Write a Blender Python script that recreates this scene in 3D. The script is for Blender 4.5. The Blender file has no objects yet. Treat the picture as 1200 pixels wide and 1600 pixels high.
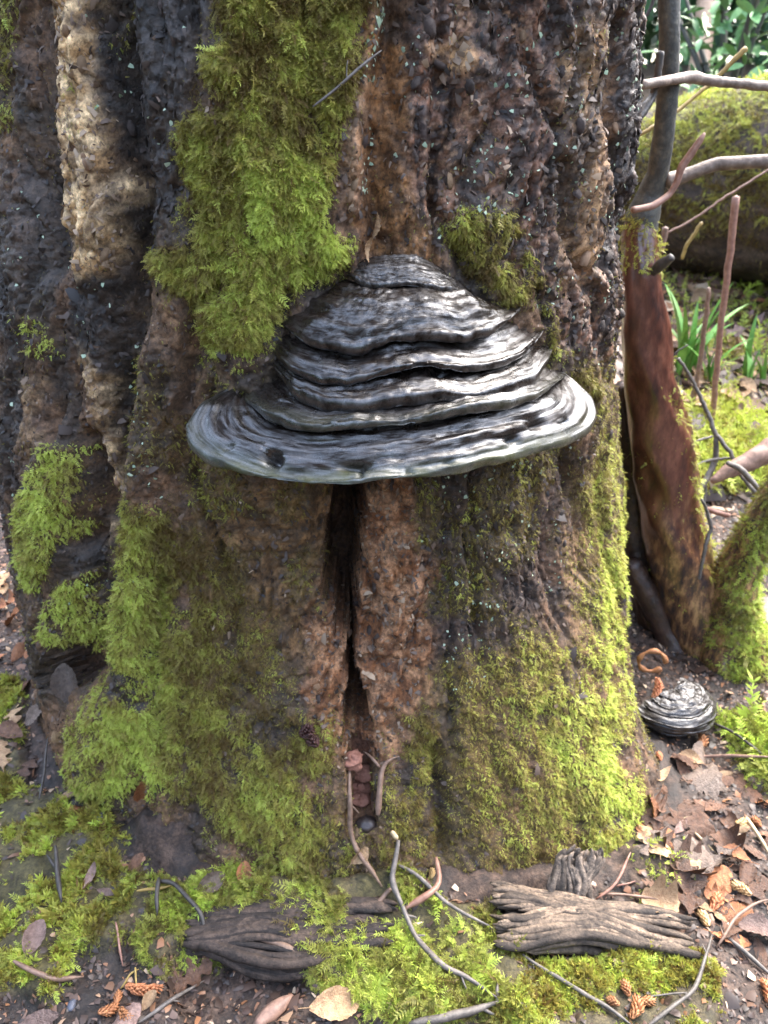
import bpy, math, random
import numpy as np
from mathutils import Vector, Matrix
from mathutils.bvhtree import BVHTree

random.seed(7)
rng = np.random.default_rng(7)
SC = bpy.context.scene
COL = SC.collection
rad = math.radians

# ------------------------------------------------------------------ camera
PITCH = rad(28.0)
CAM = np.array([0.0, -0.68, 0.80])
F = 1203.0                                   # focal length in pixels of a 1200 wide frame
FWD = np.array([0, math.cos(PITCH), -math.sin(PITCH)])
UPV = np.array([0, math.sin(PITCH), math.cos(PITCH)])
RGT = np.array([1.0, 0, 0])
cam_d = bpy.data.cameras.new('camera')
cam = bpy.data.objects.new('camera', cam_d)
COL.objects.link(cam)
cam.location = CAM
cam.rotation_euler = (math.pi / 2 - PITCH, 0, 0)
cam_d.sensor_fit = 'HORIZONTAL'
cam_d.sensor_width = 36
cam_d.lens = 36 * F / 1200.0
cam_d.clip_start = 0.02
cam_d.clip_end = 500
cam_d.dof.use_dof = True
cam_d.dof.focus_distance = 0.66
cam_d.dof.aperture_fstop = 13
SC.camera = cam

# ------------------------------------------------------------------ light
SUN_EL, SUN_AZ = rad(54), rad(48)            # azimuth from +y (behind the tree) towards +x (right)
world = bpy.data.worlds.new('World')
SC.world = world
world.use_nodes = True
wn = world.node_tree
for n in list(wn.nodes):
    wn.nodes.remove(n)
sky = wn.nodes.new('ShaderNodeTexSky')
sky.sky_type = 'NISHITA'
sky.sun_disc = False
sky.sun_elevation = SUN_EL
sky.sun_rotation = SUN_AZ
sky.air_density = 1.0
sky.dust_density = 4.0
sky.ozone_density = 1.0
hsv = wn.nodes.new('ShaderNodeHueSaturation')
hsv.inputs['Saturation'].default_value = 0.78
bg = wn.nodes.new('ShaderNodeBackground')
bg.inputs['Strength'].default_value = 0.15
wo = wn.nodes.new('ShaderNodeOutputWorld')
wn.links.new(sky.outputs[0], hsv.inputs['Color'])
wn.links.new(hsv.outputs[0], bg.inputs['Color'])
wn.links.new(bg.outputs[0], wo.inputs['Surface'])
sun_d = bpy.data.lights.new('sun', 'SUN')
sun_d.energy = 0.55
sun_d.angle = rad(60)
sun_d.color = (1.0, 0.98, 0.94)
sun = bpy.data.objects.new('sun', sun_d)
COL.objects.link(sun)
sv = Vector((math.sin(SUN_AZ) * math.cos(SUN_EL), math.cos(SUN_AZ) * math.cos(SUN_EL), math.sin(SUN_EL)))
sun.rotation_euler = sv.to_track_quat('Z', 'Y').to_euler()
sun.location = sv * 20
SC.view_settings.view_transform = 'Standard'
SC.view_settings.look = 'None'
SC.view_settings.gamma = 1.0
SC.view_settings.use_curve_mapping = False
SC.view_settings.exposure = 3.15
SC.render.engine = 'CYCLES'
SC.cycles.use_denoising = True
SC.cycles.max_bounces = 6

# ------------------------------------------------------------------ numpy helpers
def ray(px, py):
    px = np.asarray(px, float); py = np.asarray(py, float)
    d = FWD * F + (px[..., None] - 600) * RGT + (800 - py[..., None]) * UPV
    return d / np.linalg.norm(d, axis=-1, keepdims=True)

def project(P):
    d = P - CAM
    de = np.maximum(d @ FWD, 1e-3)
    return 600 + F * (d @ RGT) / de, 800 - F * (d @ UPV) / de

def at_y(px, py, y):
    d = ray(px, py)
    return CAM + d * ((y - CAM[1]) / d[..., 1])[..., None]

def at_depth(px, py, dep):
    d = ray(px, py)
    return CAM + d * (dep / (d @ FWD))[..., None]

def hsh(ix, iy, iz, seed=0):
    h = (ix.astype(np.int64) * 374761393 + iy.astype(np.int64) * 668265263 + iz.astype(np.int64) * 2147483647 + seed * 974711) & 0x7fffffff
    h = ((h ^ (h >> 13)) * 1274126177) & 0x7fffffff
    h = (h ^ (h >> 16)) & 0xffff
    return h.astype(np.float32) / 65535.0

def vnoise(x, y, z=None, seed=0):
    x = np.asarray(x, np.float64); y = np.asarray(y, np.float64)
    x0 = np.floor(x).astype(np.int64); y0 = np.floor(y).astype(np.int64)
    fx = (x - x0).astype(np.float32); fy = (y - y0).astype(np.float32)
    fx = fx * fx * (3 - 2 * fx); fy = fy * fy * (3 - 2 * fy)
    def layer(iz):
        a = hsh(x0, y0, iz, seed); b = hsh(x0 + 1, y0, iz, seed)
        c = hsh(x0, y0 + 1, iz, seed); d = hsh(x0 + 1, y0 + 1, iz, seed)
        return (a * (1 - fx) + b * fx) * (1 - fy) + (c * (1 - fx) + d * fx) * fy
    if z is None:
        return layer(np.zeros_like(x0)) * 2 - 1
    z = np.asarray(z, np.float64)
    z0 = np.floor(z).astype(np.int64)
    fz = (z - z0).astype(np.float32); fz = fz * fz * (3 - 2 * fz)
    return (layer(z0) * (1 - fz) + layer(z0 + 1) * fz) * 2 - 1

def fbm(x, y, oct=4, seed=0, gain=0.5):
    s = 0; a = 1.0; t = 0
    for i in range(oct):
        s = s + a * vnoise(x * 2 ** i + 17.3 * i, y * 2 ** i + 9.1 * i, None, seed + i); t += a; a *= gain
    return s / t

def ridged(x, y, oct=3, seed=0):
    s = 0; a = 1.0; t = 0
    for i in range(oct):
        s = s + a * (1 - np.abs(vnoise(x * 2 ** i + 7.7 * i, y * 2 ** i + 3.1 * i, None, seed + i))); t += a; a *= 0.5
    return s / t

def cells(x, y, seed=0):
    """distance to nearest jittered point, and that cell's random value"""
    x0 = np.floor(x).astype(np.int64); y0 = np.floor(y).astype(np.int64)
    best = np.full(x.shape, 9.0, np.float32); val = np.zeros(x.shape, np.float32)
    zz = np.zeros_like(x0)
    for i in (-1, 0, 1):
        for j in (-1, 0, 1):
            cx_ = x0 + i; cy_ = y0 + j
            jx = cx_ + hsh(cx_, cy_, zz, seed); jy = cy_ + hsh(cx_, cy_, zz, seed + 5)
            d = np.hypot(x - jx, y - jy).astype(np.float32)
            m = d < best
            best = np.where(m, d, best); val = np.where(m, hsh(cx_, cy_, zz, seed + 11), val)
    return best, val

def sstep(a, b, x):
    t = np.clip((x - a) / (b - a), 0, 1)
    return t * t * (3 - 2 * t)

def poly_sd(px, py, poly, margin=90):
    """signed distance in pixels to a polygon, positive inside (far points get -margin)"""
    poly = np.asarray(poly, np.float32)
    out = np.full(px.shape, -float(margin), np.float32)
    lo = poly.min(0) - margin; hi = poly.max(0) + margin
    m = (px > lo[0]) & (px < hi[0]) & (py > lo[1]) & (py < hi[1])
    x = px[m].astype(np.float32); y = py[m].astype(np.float32)
    if x.size == 0:
        return out
    d = np.full(x.shape, 1e9, np.float32); ins = np.zeros(x.shape, bool)
    for (ax, ay), (bx, by) in zip(poly, np.roll(poly, -1, 0)):
        ex, ey = bx - ax, by - ay
        t = np.clip(((x - ax) * ex + (y - ay) * ey) / (ex * ex + ey * ey + 1e-9), 0, 1)
        d = np.minimum(d, (x - ax - t * ex) ** 2 + (y - ay - t * ey) ** 2)
        c = (ay > y) != (by > y)
        ins ^= c & (x < (bx - ax) * (y - ay) / (by - ay + 1e-9) + ax)
    d = np.sqrt(d)
    out[m] = np.where(ins, d, -d)
    return out

def line_d(px, py, pts, margin=160):
    pts = np.asarray(pts, np.float32)
    out = np.full(px.shape, 1e3, np.float32)
    lo = pts.min(0) - margin; hi = pts.max(0) + margin
    m = (px > lo[0]) & (px < hi[0]) & (py > lo[1]) & (py < hi[1])
    x = px[m].astype(np.float32); y = py[m].astype(np.float32)
    d = np.full(x.shape, 1e9, np.float32)
    for (ax, ay), (bx, by) in zip(pts[:-1], pts[1:]):
        ex, ey = bx - ax, by - ay
        t = np.clip(((x - ax) * ex + (y - ay) * ey) / (ex * ex + ey * ey + 1e-9), 0, 1)
        d = np.minimum(d, (x - ax - t * ex) ** 2 + (y - ay - t * ey) ** 2)
    out[m] = np.sqrt(d)
    return out

# ------------------------------------------------------------------ scene helpers
def tag(o, label=None, cat=None, group=None, kind=None):
    if label: o['label'] = label
    if cat: o['category'] = cat
    if group: o['group'] = group
    if kind: o['kind'] = kind
    return o

def link(o, parent=None):
    COL.objects.link(o)
    if parent is not None:
        o.parent = parent
        o.matrix_parent_inverse = parent.matrix_basis.inverted()
    return o

def empty(name, loc):
    o = bpy.data.objects.new(name, None)
    o.location = loc
    o.empty_display_size = 0.02
    COL.objects.link(o)
    return o

def mesh_np(name, V, Fc, mat=None, smooth=True, attrs=None, colors=None, uv=None):
    """V (n,3), Fc (m,k) array or list of arrays"""
    me = bpy.data.meshes.new(name)
    Fl = Fc if isinstance(Fc, list) else [Fc]
    Fl = [np.asarray(f, np.int32) for f in Fl if len(f)]
    V = np.asarray(V, np.float32)
    me.vertices.add(len(V)); me.vertices.foreach_set('co', V.ravel())
    loops = np.concatenate([f.ravel() for f in Fl])
    tot = np.concatenate([np.full(len(f), f.shape[1], np.int32) for f in Fl])
    st = np.concatenate([[0], np.cumsum(tot)[:-1]]).astype(np.int32)
    me.loops.add(len(loops)); me.loops.foreach_set('vertex_index', loops)
    me.polygons.add(len(tot)); me.polygons.foreach_set('loop_start', st); me.polygons.foreach_set('loop_total', tot)
    if smooth:
        me.polygons.foreach_set('use_smooth', np.ones(len(tot), bool))
    for k, v in (attrs or {}).items():
        a = me.attributes.new(k, 'FLOAT', 'POINT'); a.data.foreach_set('value', np.asarray(v, np.float32))
    for k, v in (colors or {}).items():
        v = np.concatenate([v, np.ones((len(v), 1))], 1).astype(np.float32)
        a = me.attributes.new(k, 'FLOAT_COLOR', 'POINT'); a.data.foreach_set('color', v.ravel())
    if uv is not None:
        l = me.uv_layers.new(name='UVMap'); l.data.foreach_set('uv', np.asarray(uv, np.float32)[loops].ravel())
    me.update(calc_edges=True)
    if mat is not None:
        me.materials.append(mat)
    return me

def obj(name, me, parent=None):
    return link(bpy.data.objects.new(name, me), parent)

def grid_faces(nu, nv, wrap=False):
    """vertex index = j*nu + i ; i runs 0..nu-1"""
    i = np.arange(nu if wrap else nu - 1); j = np.arange(nv - 1)
    I, J = np.meshgrid(i, j)
    I2 = (I + 1) % nu
    return np.stack([J * nu + I, J * nu + I2, (J + 1) * nu + I2, (J + 1) * nu + I], -1).reshape(-1, 4)

def tri_of(Fc):
    Fc = np.asarray(Fc)
    return Fc if Fc.shape[1] == 3 else np.concatenate([Fc[:, [0, 1, 2]], Fc[:, [0, 2, 3]]])

def vnormals(V, Fc):
    T = tri_of(Fc)
    n = np.cross(V[T[:, 1]] - V[T[:, 0]], V[T[:, 2]] - V[T[:, 0]])
    N = np.zeros_like(V)
    for k in range(3):
        for c in range(3):
            N[:, c] += np.bincount(T[:, k], n[:, c], len(V))
    return N / (np.linalg.norm(N, axis=1, keepdims=True) + 1e-12)

def sample(V, Fc, w, n, gen=rng):
    T = tri_of(Fc)
    cr = np.cross(V[T[:, 1]] - V[T[:, 0]], V[T[:, 2]] - V[T[:, 0]])
    ar = np.linalg.norm(cr, axis=1)
    p = ar * w[T].mean(1)
    tot = p.sum()
    c = np.cumsum(p)
    idx = np.minimum(np.searchsorted(c, gen.random(n) * tot), len(T) - 1)
    a = gen.random(n); b = gen.random(n); f = a + b > 1
    a[f] = 1 - a[f]; b[f] = 1 - b[f]
    A = T[idx]
    P = V[A[:, 0]] + a[:, None] * (V[A[:, 1]] - V[A[:, 0]]) + b[:, None] * (V[A[:, 2]] - V[A[:, 0]])
    N = cr[idx] / (ar[idx][:, None] + 1e-12)
    return P, N, A[:, 0]

def unit(v):
    return v / (np.linalg.norm(v, axis=-1, keepdims=True) + 1e-12)

def euler_from_cols(X, Y, Z):
    """XYZ euler of the matrix with columns X, Y, Z"""
    sy = -X[:, 2]
    ry = np.arcsin(np.clip(sy, -1, 1))
    rx = np.arctan2(Y[:, 2], Z[:, 2])
    rz = np.arctan2(X[:, 1], X[:, 0])
    return np.stack([rx, ry, rz], 1)

# ------------------------------------------------------------------ materials
def nt(name):
    m = bpy.data.materials.new(name); m.use_nodes = True
    t = m.node_tree
    b = t.nodes['Principled BSDF']
    return m, t, b

def N_(t, typ, **kw):
    n = t.nodes.new(typ)
    for k, v in kw.items():
        if hasattr(n, k) and not k[0].isupper():
            setattr(n, k, v)
        else:
            n.inputs[k.replace('_', ' ')].default_value = v
    return n

def ramp(t, fac, stops):
    r = t.nodes.new('ShaderNodeValToRGB')
    e = r.color_ramp.elements
    while len(e) < len(stops): e.new(0.5)
    for el, (p, c) in zip(e, stops):
        el.position = p; el.color = (*c, 1)
    t.links.new(fac, r.inputs['Fac'])
    return r.outputs['Color']

def mixc(t, fac, a, b, mode='MIX'):
    m = t.nodes.new('ShaderNodeMix'); m.data_type = 'RGBA'; m.blend_type = mode
    for s, v in ((m.inputs['Factor'], fac), (m.inputs['A'], a), (m.inputs['B'], b)):
        pass
    ins = [i for i in m.inputs if i.enabled]
    for s, v in zip(ins, (fac, a, b)):
        if hasattr(v, 'is_linked') or hasattr(v, 'node'):
            t.links.new(v, s)
        elif isinstance(v, (int, float)):
            s.default_value = v
        else:
            s.default_value = (*v, 1)
    return [o for o in m.outputs if o.enabled][0]

def noise(t, scale, detail=4, rough=0.6, vec=None, dist=0.0):
    n = t.nodes.new('ShaderNodeTexNoise')
    n.inputs['Scale'].default_value = scale; n.inputs['Detail'].default_value = detail
    n.inputs['Roughness'].default_value = rough; n.inputs['Distortion'].default_value = dist
    if vec is not None: t.links.new(vec, n.inputs['Vector'])
    return n.outputs['Fac']

def maprange(t, v, a, b, c, d):
    n = t.nodes.new('ShaderNodeMapRange')
    for i, x in enumerate((a, b, c, d)): n.inputs[i + 1].default_value = x
    t.links.new(v, n.inputs[0])
    return n.outputs[0]

def scaled(t, sx, sy, sz, src='Object'):
    tc = t.nodes.new('ShaderNodeTexCoord'); mp = t.nodes.new('ShaderNodeMapping')
    mp.inputs['Scale'].default_value = (sx, sy, sz)
    t.links.new(tc.outputs[src], mp.inputs['Vector'])
    return mp.outputs[0]

def bump(t, b, h, strength, dist, prev=None):
    n = t.nodes.new('ShaderNodeBump')
    n.inputs['Strength'].default_value = strength; n.inputs['Distance'].default_value = dist
    t.links.new(h, n.inputs['Height'])
    if prev is not None: t.links.new(prev, n.inputs['Normal'])
    t.links.new(n.outputs[0], b.inputs['Normal'])
    return n.outputs[0]

def attr(t, name, typ='GEOMETRY'):
    a = t.nodes.new('ShaderNodeAttribute'); a.attribute_name = name; a.attribute_type = typ
    return a

def mat_bark():
    m, t, b = nt('bark')
    v = scaled(t, 1, 1, 1)
    c = attr(t, 'Col').outputs['Color']
    n1 = noise(t, 260, 5, 0.7, v); n2 = noise(t, 60, 4, 0.65, v)
    f = mixc(t, maprange(t, n1, 0.3, 0.72, 0, 1), (0.30, 0.28, 0.27), (1.75, 1.68, 1.6))
    g = mixc(t, maprange(t, n2, 0.32, 0.7, 0, 1), (0.45, 0.44, 0.44), (1.5, 1.46, 1.4))
    c = mixc(t, 1.0, mixc(t, 1.0, c, f, 'MULTIPLY'), g, 'MULTIPLY')
    t.links.new(c, b.inputs['Base Color'])
    w = attr(t, 'wet').outputs['Fac']
    r = t.nodes.new('ShaderNodeMath'); r.operation = 'MULTIPLY_ADD'
    t.links.new(w, r.inputs[0]); r.inputs[1].default_value = -0.40; r.inputs[2].default_value = 0.90
    t.links.new(r.outputs[0], b.inputs['Roughness'])
    b.inputs['Specular IOR Level'].default_value = 0.5
    p = bump(t, b, n2, 0.6, 0.004)
    bump(t, b, n1, 0.8, 0.0016, p)
    return m

def mat_simple(name, c1, c2, scale=80, rough=0.6, bump_d=0.001, stretch=(1, 1, 1), spec=0.5, c3=None, src='Object', rand=0.0):
    m, t, b = nt(name)
    v = scaled(t, *stretch, src=src)
    n = noise(t, scale, 5, 0.65, v)
    stops = [(0.3, c1), (0.7, c2)] if c3 is None else [(0.28, c1), (0.5, c2), (0.72, c3)]
    c = ramp(t, n, stops)
    if rand:
        oi = t.nodes.new('ShaderNodeObjectInfo')
        h = t.nodes.new('ShaderNodeHueSaturation')
        t.links.new(maprange(t, oi.outputs['Random'], 0, 1, 1 - rand, 1 + rand), h.inputs['Value'])
        t.links.new(maprange(t, oi.outputs['Random'], 0, 1, 0.5 + 0.03 * rand, 0.5 - 0.03 * rand), h.inputs['Hue'])
        t.links.new(c, h.inputs['Color']); c = h.outputs[0]
    t.links.new(c, b.inputs['Base Color'])
    b.inputs['Roughness'].default_value = rough
    b.inputs['Specular IOR Level'].default_value = spec
    bump(t, b, noise(t, scale * 2.2, 4, 0.7, v), 0.7, bump_d)
    return m

def mat_moss(name, lo, mid, hi):
    m, t, b = nt(name)
    a = attr(t, 'tint', 'INSTANCER').outputs['Fac']
    c = ramp(t, a, [(0.0, lo), (0.5, mid), (1.0, hi)])
    tip = attr(t, 'tip').outputs['Fac']
    c = mixc(t, maprange(t, tip, 0, 1, 0.0, 0.55), c, mixc(t, 1.0, c, (1.7, 1.7, 1.3), 'MULTIPLY'))
    t.links.new(c, b.inputs['Base Color'])
    b.inputs['Roughness'].default_value = 0.5
    b.inputs['Specular IOR Level'].default_value = 0.3
    tr = t.nodes.new('ShaderNodeBsdfTranslucent')
    t.links.new(c, tr.inputs['Color'])
    mx = t.nodes.new('ShaderNodeMixShader'); mx.inputs[0].default_value = 0.35
    out = t.nodes['Material Output']
    t.links.new(b.outputs[0], mx.inputs[1]); t.links.new(tr.outputs[0], mx.inputs[2])
    t.links.new(mx.outputs[0], out.inputs['Surface'])
    return m

M = {}
M['bark'] = mat_bark()
M['moss'] = mat_moss('moss', (0.11, 0.070, 0.022), (0.27, 0.245, 0.055), (0.44, 0.51, 0.10))
M['moss_green'] = mat_moss('moss_green', (0.09, 0.068, 0.022), (0.24, 0.26, 0.055), (0.42, 0.55, 0.09))

# ------------------------------------------------------------------ instanced ground cover (moss, litter, lichen)
def frond_mesh(name, mat, seed, pairs=6, leaf=0.32, curve=0.25, wid=0.10, spread=1.0):
    """feather shaped moss frond, 1 unit long along +Y, face up +Z"""
    r = random.Random(seed)
    V = []; Fc = []; tip = []
    def lance(p, d, n, L, w):
        d = d.normalized(); s = d.cross(n).normalized()
        k = len(V)
        droop = -n * L * 0.15
        for q, tv in ((p - s * w * 0.4, 0.1), (p + s * w * 0.4, 0.1), (p + d * L * 0.45 + s * w, 0.5), (p + d * L + droop, 1.0), (p + d * L * 0.45 - s * w, 0.5)):
            V.append(q); tip.append(tv)
        Fc.append((k, k + 1, k + 2)); Fc.append((k, k + 2, k + 4)); Fc.append((k + 2, k + 3, k + 4))
    ax = []
    for i in range(pairs + 1):
        u = i / pairs
        ax.append(Vector((r.uniform(-.03, .03), u, curve * u * (1 - u * 1.3) + r.uniform(-.02, .02))))
    for i in range(pairs):
        u = (i + .3) / pairs
        L = leaf * (1 - 0.55 * u) * r.uniform(.75, 1.2)
        for s in (-1, 1):
            d = Vector((s * spread * r.uniform(.7, 1.1), r.uniform(.4, .9), r.uniform(-.05, .5)))
            lance(ax[i] + Vector((0, r.uniform(0, .05), 0)), d, Vector((r.uniform(-.3, .3), r.uniform(-.3, .3), 1)).normalized(), L, wid * L * 1.6)
    lance(ax[-2], ax[-1] - ax[-2], Vector((0, 0, 1)), leaf * .9, wid * .35)
    for i in range(pairs):                                  # stem ribbon
        k = len(V)
        w = 0.02
        for q in (ax[i] + Vector((-w, 0, 0)), ax[i] + Vector((w, 0, 0)), ax[i + 1] + Vector((w, 0, 0)), ax[i + 1] + Vector((-w, 0, 0))):
            V.append(q); tip.append(0.0)
        Fc.append((k, k + 1, k + 2)); Fc.append((k, k + 2, k + 3))
    return mesh_np(name, np.array([tuple(v) for v in V]), np.array(Fc), mat, smooth=False, attrs={'tip': tip})

def cushion_mesh(name, mat, seed, n=9):
    """little star of upright pointed shoots, 1 unit high along +Z"""
    r = random.Random(seed)
    V = []; Fc = []; tip = []
    for i in range(n):
        a = r.uniform(0, 6.28); e = r.uniform(.15, 1.1)
        d = Vector((math.cos(a) * math.sin(e), math.sin(a) * math.sin(e), math.cos(e)))
        s = d.cross(Vector((r.uniform(-1, 1), r.uniform(-1, 1), r.uniform(-1, 1)))).normalized()
        L = r.uniform(.5, 1.0); w = .10
        k = len(V)
        for q, tv in ((s * -w * .5, 0), (s * w * .5, 0), (d * L * .55 + s * w, .5), (d * L, 1), (d * L * .55 - s * w, .5)):
            V.append(q); tip.append(tv)
        Fc += [(k, k + 1, k + 2), (k, k + 2, k + 4), (k + 2, k + 3, k + 4)]
    return mesh_np(name, np.array([tuple(v) for v in V]), np.array(Fc), mat, smooth=False, attrs={'tip': tip})

SRC = {}
def source(me):
    """an object data block that is never placed in the scene: only its mesh feeds the instances"""
    if me.name not in SRC:
        SRC[me.name] = bpy.data.objects.new(me.name, me)
    return SRC[me.name]

def scatter(name, P, X, Y, Z, scale, tint, meshes, label, cat, gen=rng, parent=None):
    me = bpy.data.meshes.new(name)
    n = len(P)
    me.vertices.add(n); me.vertices.foreach_set('co', np.asarray(P, np.float32).ravel())
    a = me.attributes.new('rot', 'FLOAT_VECTOR', 'POINT'); a.data.foreach_set('vector', euler_from_cols(X, Y, Z).astype(np.float32).ravel())
    a = me.attributes.new('size', 'FLOAT', 'POINT'); a.data.foreach_set('value', np.asarray(scale, np.float32))
    a = me.attributes.new('tint', 'FLOAT', 'POINT'); a.data.foreach_set('value', np.asarray(tint, np.float32))
    a = me.attributes.new('pick', 'INT', 'POINT'); a.data.foreach_set('value', gen.integers(0, len(meshes), n).astype(np.int32))
    o = obj(name, me, parent)
    g = bpy.data.node_groups.new(name + '_nodes', 'GeometryNodeTree')
    g.interface.new_socket('Geometry', in_out='INPUT', socket_type='NodeSocketGeometry')
    g.interface.new_socket('Geometry', in_out='OUTPUT', socket_type='NodeSocketGeometry')
    gi = g.nodes.new('NodeGroupInput'); go = g.nodes.new('NodeGroupOutput')
    m2p = g.nodes.new('GeometryNodeMeshToPoints')
    iop = g.nodes.new('GeometryNodeInstanceOnPoints')
    jn = g.nodes.new('GeometryNodeGeometryToInstance')
    g.links.new(gi.outputs[0], m2p.inputs[0])
    for ms in reversed(meshes):
        oi = g.nodes.new('GeometryNodeObjectInfo'); oi.inputs['Object'].default_value = source(ms)
        g.links.new(oi.outputs['Geometry'], jn.inputs[0])
    def na(nm, typ):
        q = g.nodes.new('GeometryNodeInputNamedAttribute'); q.data_type = typ; q.inputs['Name'].default_value = nm
        return [s for s in q.outputs if s.enabled][0]
    g.links.new(m2p.outputs[0], iop.inputs['Points'])
    g.links.new(jn.outputs[0], iop.inputs['Instance'])
    iop.inputs['Pick Instance'].default_value = True
    g.links.new(na('pick', 'INT'), iop.inputs['Instance Index'])
    e2r = g.nodes.new('FunctionNodeEulerToRotation')
    g.links.new(na('rot', 'FLOAT_VECTOR'), e2r.inputs[0])
    g.links.new(e2r.outputs[0], iop.inputs['Rotation'])
    g.links.new(na('size', 'FLOAT'), iop.inputs['Scale'])
    g.links.new(iop.outputs[0], go.inputs[0])
    md = o.modifiers.new('scatter', 'NODES'); md.node_group = g
    return tag(o, label, cat, None, 'stuff')

FROND = [frond_mesh('moss_frond_%d' % i, M['moss'], i, pairs=6 + i % 3) for i in range(4)]
FERNY = [frond_mesh('moss_feather_%d' % i, M['moss_green'], 20 + i, pairs=8, leaf=.36, curve=.35) for i in range(3)]
CUSH = [cushion_mesh('moss_star_%d' % i, M['moss'], 40 + i) for i in range(3)]

def moss_cover(name, V, Fc, w, n, tint, size, label, meshes=None, hang=0.6, lift=0.001, gen=rng, parent=None, along=None):
    """fronds on a surface: they lean out, hang down by `hang`, and differ in tint with clumps"""
    P, N, idx = sample(V, Fc, w, n, gen)
    tn = tint[idx] if hasattr(tint, '__len__') else np.full(n, tint)
    cl = fbm(P[:, 0] * 45 + P[:, 1] * 31, P[:, 2] * 45 - P[:, 1] * 23, 3, 91)
    cl2 = fbm(P[:, 0] * 130 + P[:, 1] * 91, P[:, 2] * 130 + 3, 2, 191)
    tn = np.clip(tn + 0.50 * cl + 0.32 * cl2 + gen.normal(0, .13, n) - .55 * (gen.random(n) < .10), 0, 1)
    R = unit(gen.normal(size=(n, 3)))
    down = np.array([0, 0, -1.0])
    Y = unit(N * (0.30 + .3 * gen.random((n, 1))) + down * hang + R * 0.60)
    Zt = N + 0.35 * R[:, ::-1]
    X = unit(np.cross(Y, Zt)); Z = np.cross(X, Y)
    sc = size * np.exp(gen.normal(0, .36, n)) * (0.40 + 0.75 * np.clip(w[idx], 0, 1))
    P = P + N * (lift * .5 + .22 * size * np.clip(cl, -0.3, 1)[:, None])
    return scatter(name, P, X, Y, Z, sc, tn, meshes or FROND, label, 'moss', gen, parent)

# ------------------------------------------------------------------ the big tree: surface
TCX, TCY, TR = -0.06, 0.42, 0.42
def base_front(z):
    s = np.clip((0.40 - z) / 0.40, 0, 1.5)
    return TR + 0.115 * s ** 1.5
TGT_R = np.array([(-400, 1075), (-200, 1035), (0, 1004), (100, 1002), (200, 996), (300, 990), (400, 975), (500, 966), (650, 963), (800, 974), (900, 980), (1000, 986), (1100, 992), (1200, 999), (1300, 1012), (1400, 1035), (1700, 1130)], float)
TGT_L = np.array([(-400, -80), (0, -30), (500, -24), (700, -12), (800, 8), (900, 26), (1000, 42), (1100, 60), (1700, 90)], float)
ZT = np.linspace(-0.12, 1.2, 67)
BR = np.zeros_like(ZT); BL = np.zeros_like(ZT)
def rbase(th, z):
    br = np.interp(z, ZT, BR); bl = np.interp(z, ZT, BL)
    sf = np.clip((0.34 - z) / 0.34, 0, 1.4)
    fl = 0.075 * sf ** 1.5 * sstep(rad(10), rad(40), th) * (1 - sstep(rad(50), rad(80), th))
    return base_front(z) + fl + br * sstep(rad(40), rad(80), th) * (1 - sstep(rad(110), rad(170), th)) + bl * sstep(rad(5), rad(66), -th) * (1 - sstep(rad(110), rad(170), -th))
def tpos(th, z, r):
    return np.stack([TCX + r * np.sin(th), TCY - r * np.cos(th), z], -1)
_th = np.radians(np.linspace(-120, 120, 321))
for it in range(14):
    T2, Z2 = np.meshgrid(_th, ZT)
    px, py = project(tpos(T2, Z2, rbase(T2, Z2)))
    for k in range(len(ZT)):
        i = px[k].argmax(); j = px[k].argmin()
        BR[k] += 0.0008 * (np.interp(py[k, i], TGT_R[:, 0], TGT_R[:, 1]) - px[k, i]) * 0.6
        BL[k] -= 0.0008 * (np.interp(py[k, j], TGT_L[:, 0], TGT_L[:, 1]) - px[k, j]) * 0.6
BR = np.clip(np.convolve(np.pad(BR, 3, 'edge'), np.ones(7) / 7, 'valid'), -.2, .25)
BL = np.clip(np.convolve(np.pad(BL, 3, 'edge'), np.ones(7) / 7, 'valid'), -.2, .25)

th_f = np.arange(rad(-92), rad(98), 0.0020 / 0.42)
th_b = np.linspace(th_f[-1], th_f[0] + 2 * math.pi, 46)[1:-1]
TH = np.concatenate([th_f, th_b])
z_f = np.arange(-0.10, 1.02, 0.0022)
z_b = 1.02 + np.cumsum(np.linspace(0.006, 0.16, 34))
ZZ = np.concatenate([z_f, z_b])
nU, nZ = len(TH), len(ZZ)
TT, ZG = np.meshgrid(TH, ZZ)
TT = TT.ravel(); ZG = ZG.ravel()
RB = rbase(TT, np.minimum(ZG, 1.2)) - 0.03 * sstep(1.1, 3.5, ZG)
P0 = tpos(TT, ZG, RB)
PX, PY = project(P0)
front = ((TT > rad(-100)) & (TT < rad(105)))
PX = np.where(front, PX, -9e3)
ARC = np.where(TT > math.pi, TT - 2 * math.pi, TT) * 0.42
wx = fbm(ARC * 7, ZG * 6, 4, 3) * 0.042            # domain warp
wz = fbm(ARC * 9 + 40, ZG * 6, 3, 5) * 0.02
U = ARC + wx; W = ZG + wz
PXw = PX + 26 * fbm(ARC * 40, ZG * 26, 3, 8) + 10 * fbm(ARC * 160, ZG * 110, 2, 9)
PYw = PY + 26 * fbm(ARC * 40 + 9, ZG * 26, 3, 18) + 10 * fbm(ARC * 160 + 5, ZG * 110, 2, 19)

def mask(poly, soft=14):
    return sstep(-soft, soft, poly_sd(PXw, PYw, poly))

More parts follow.
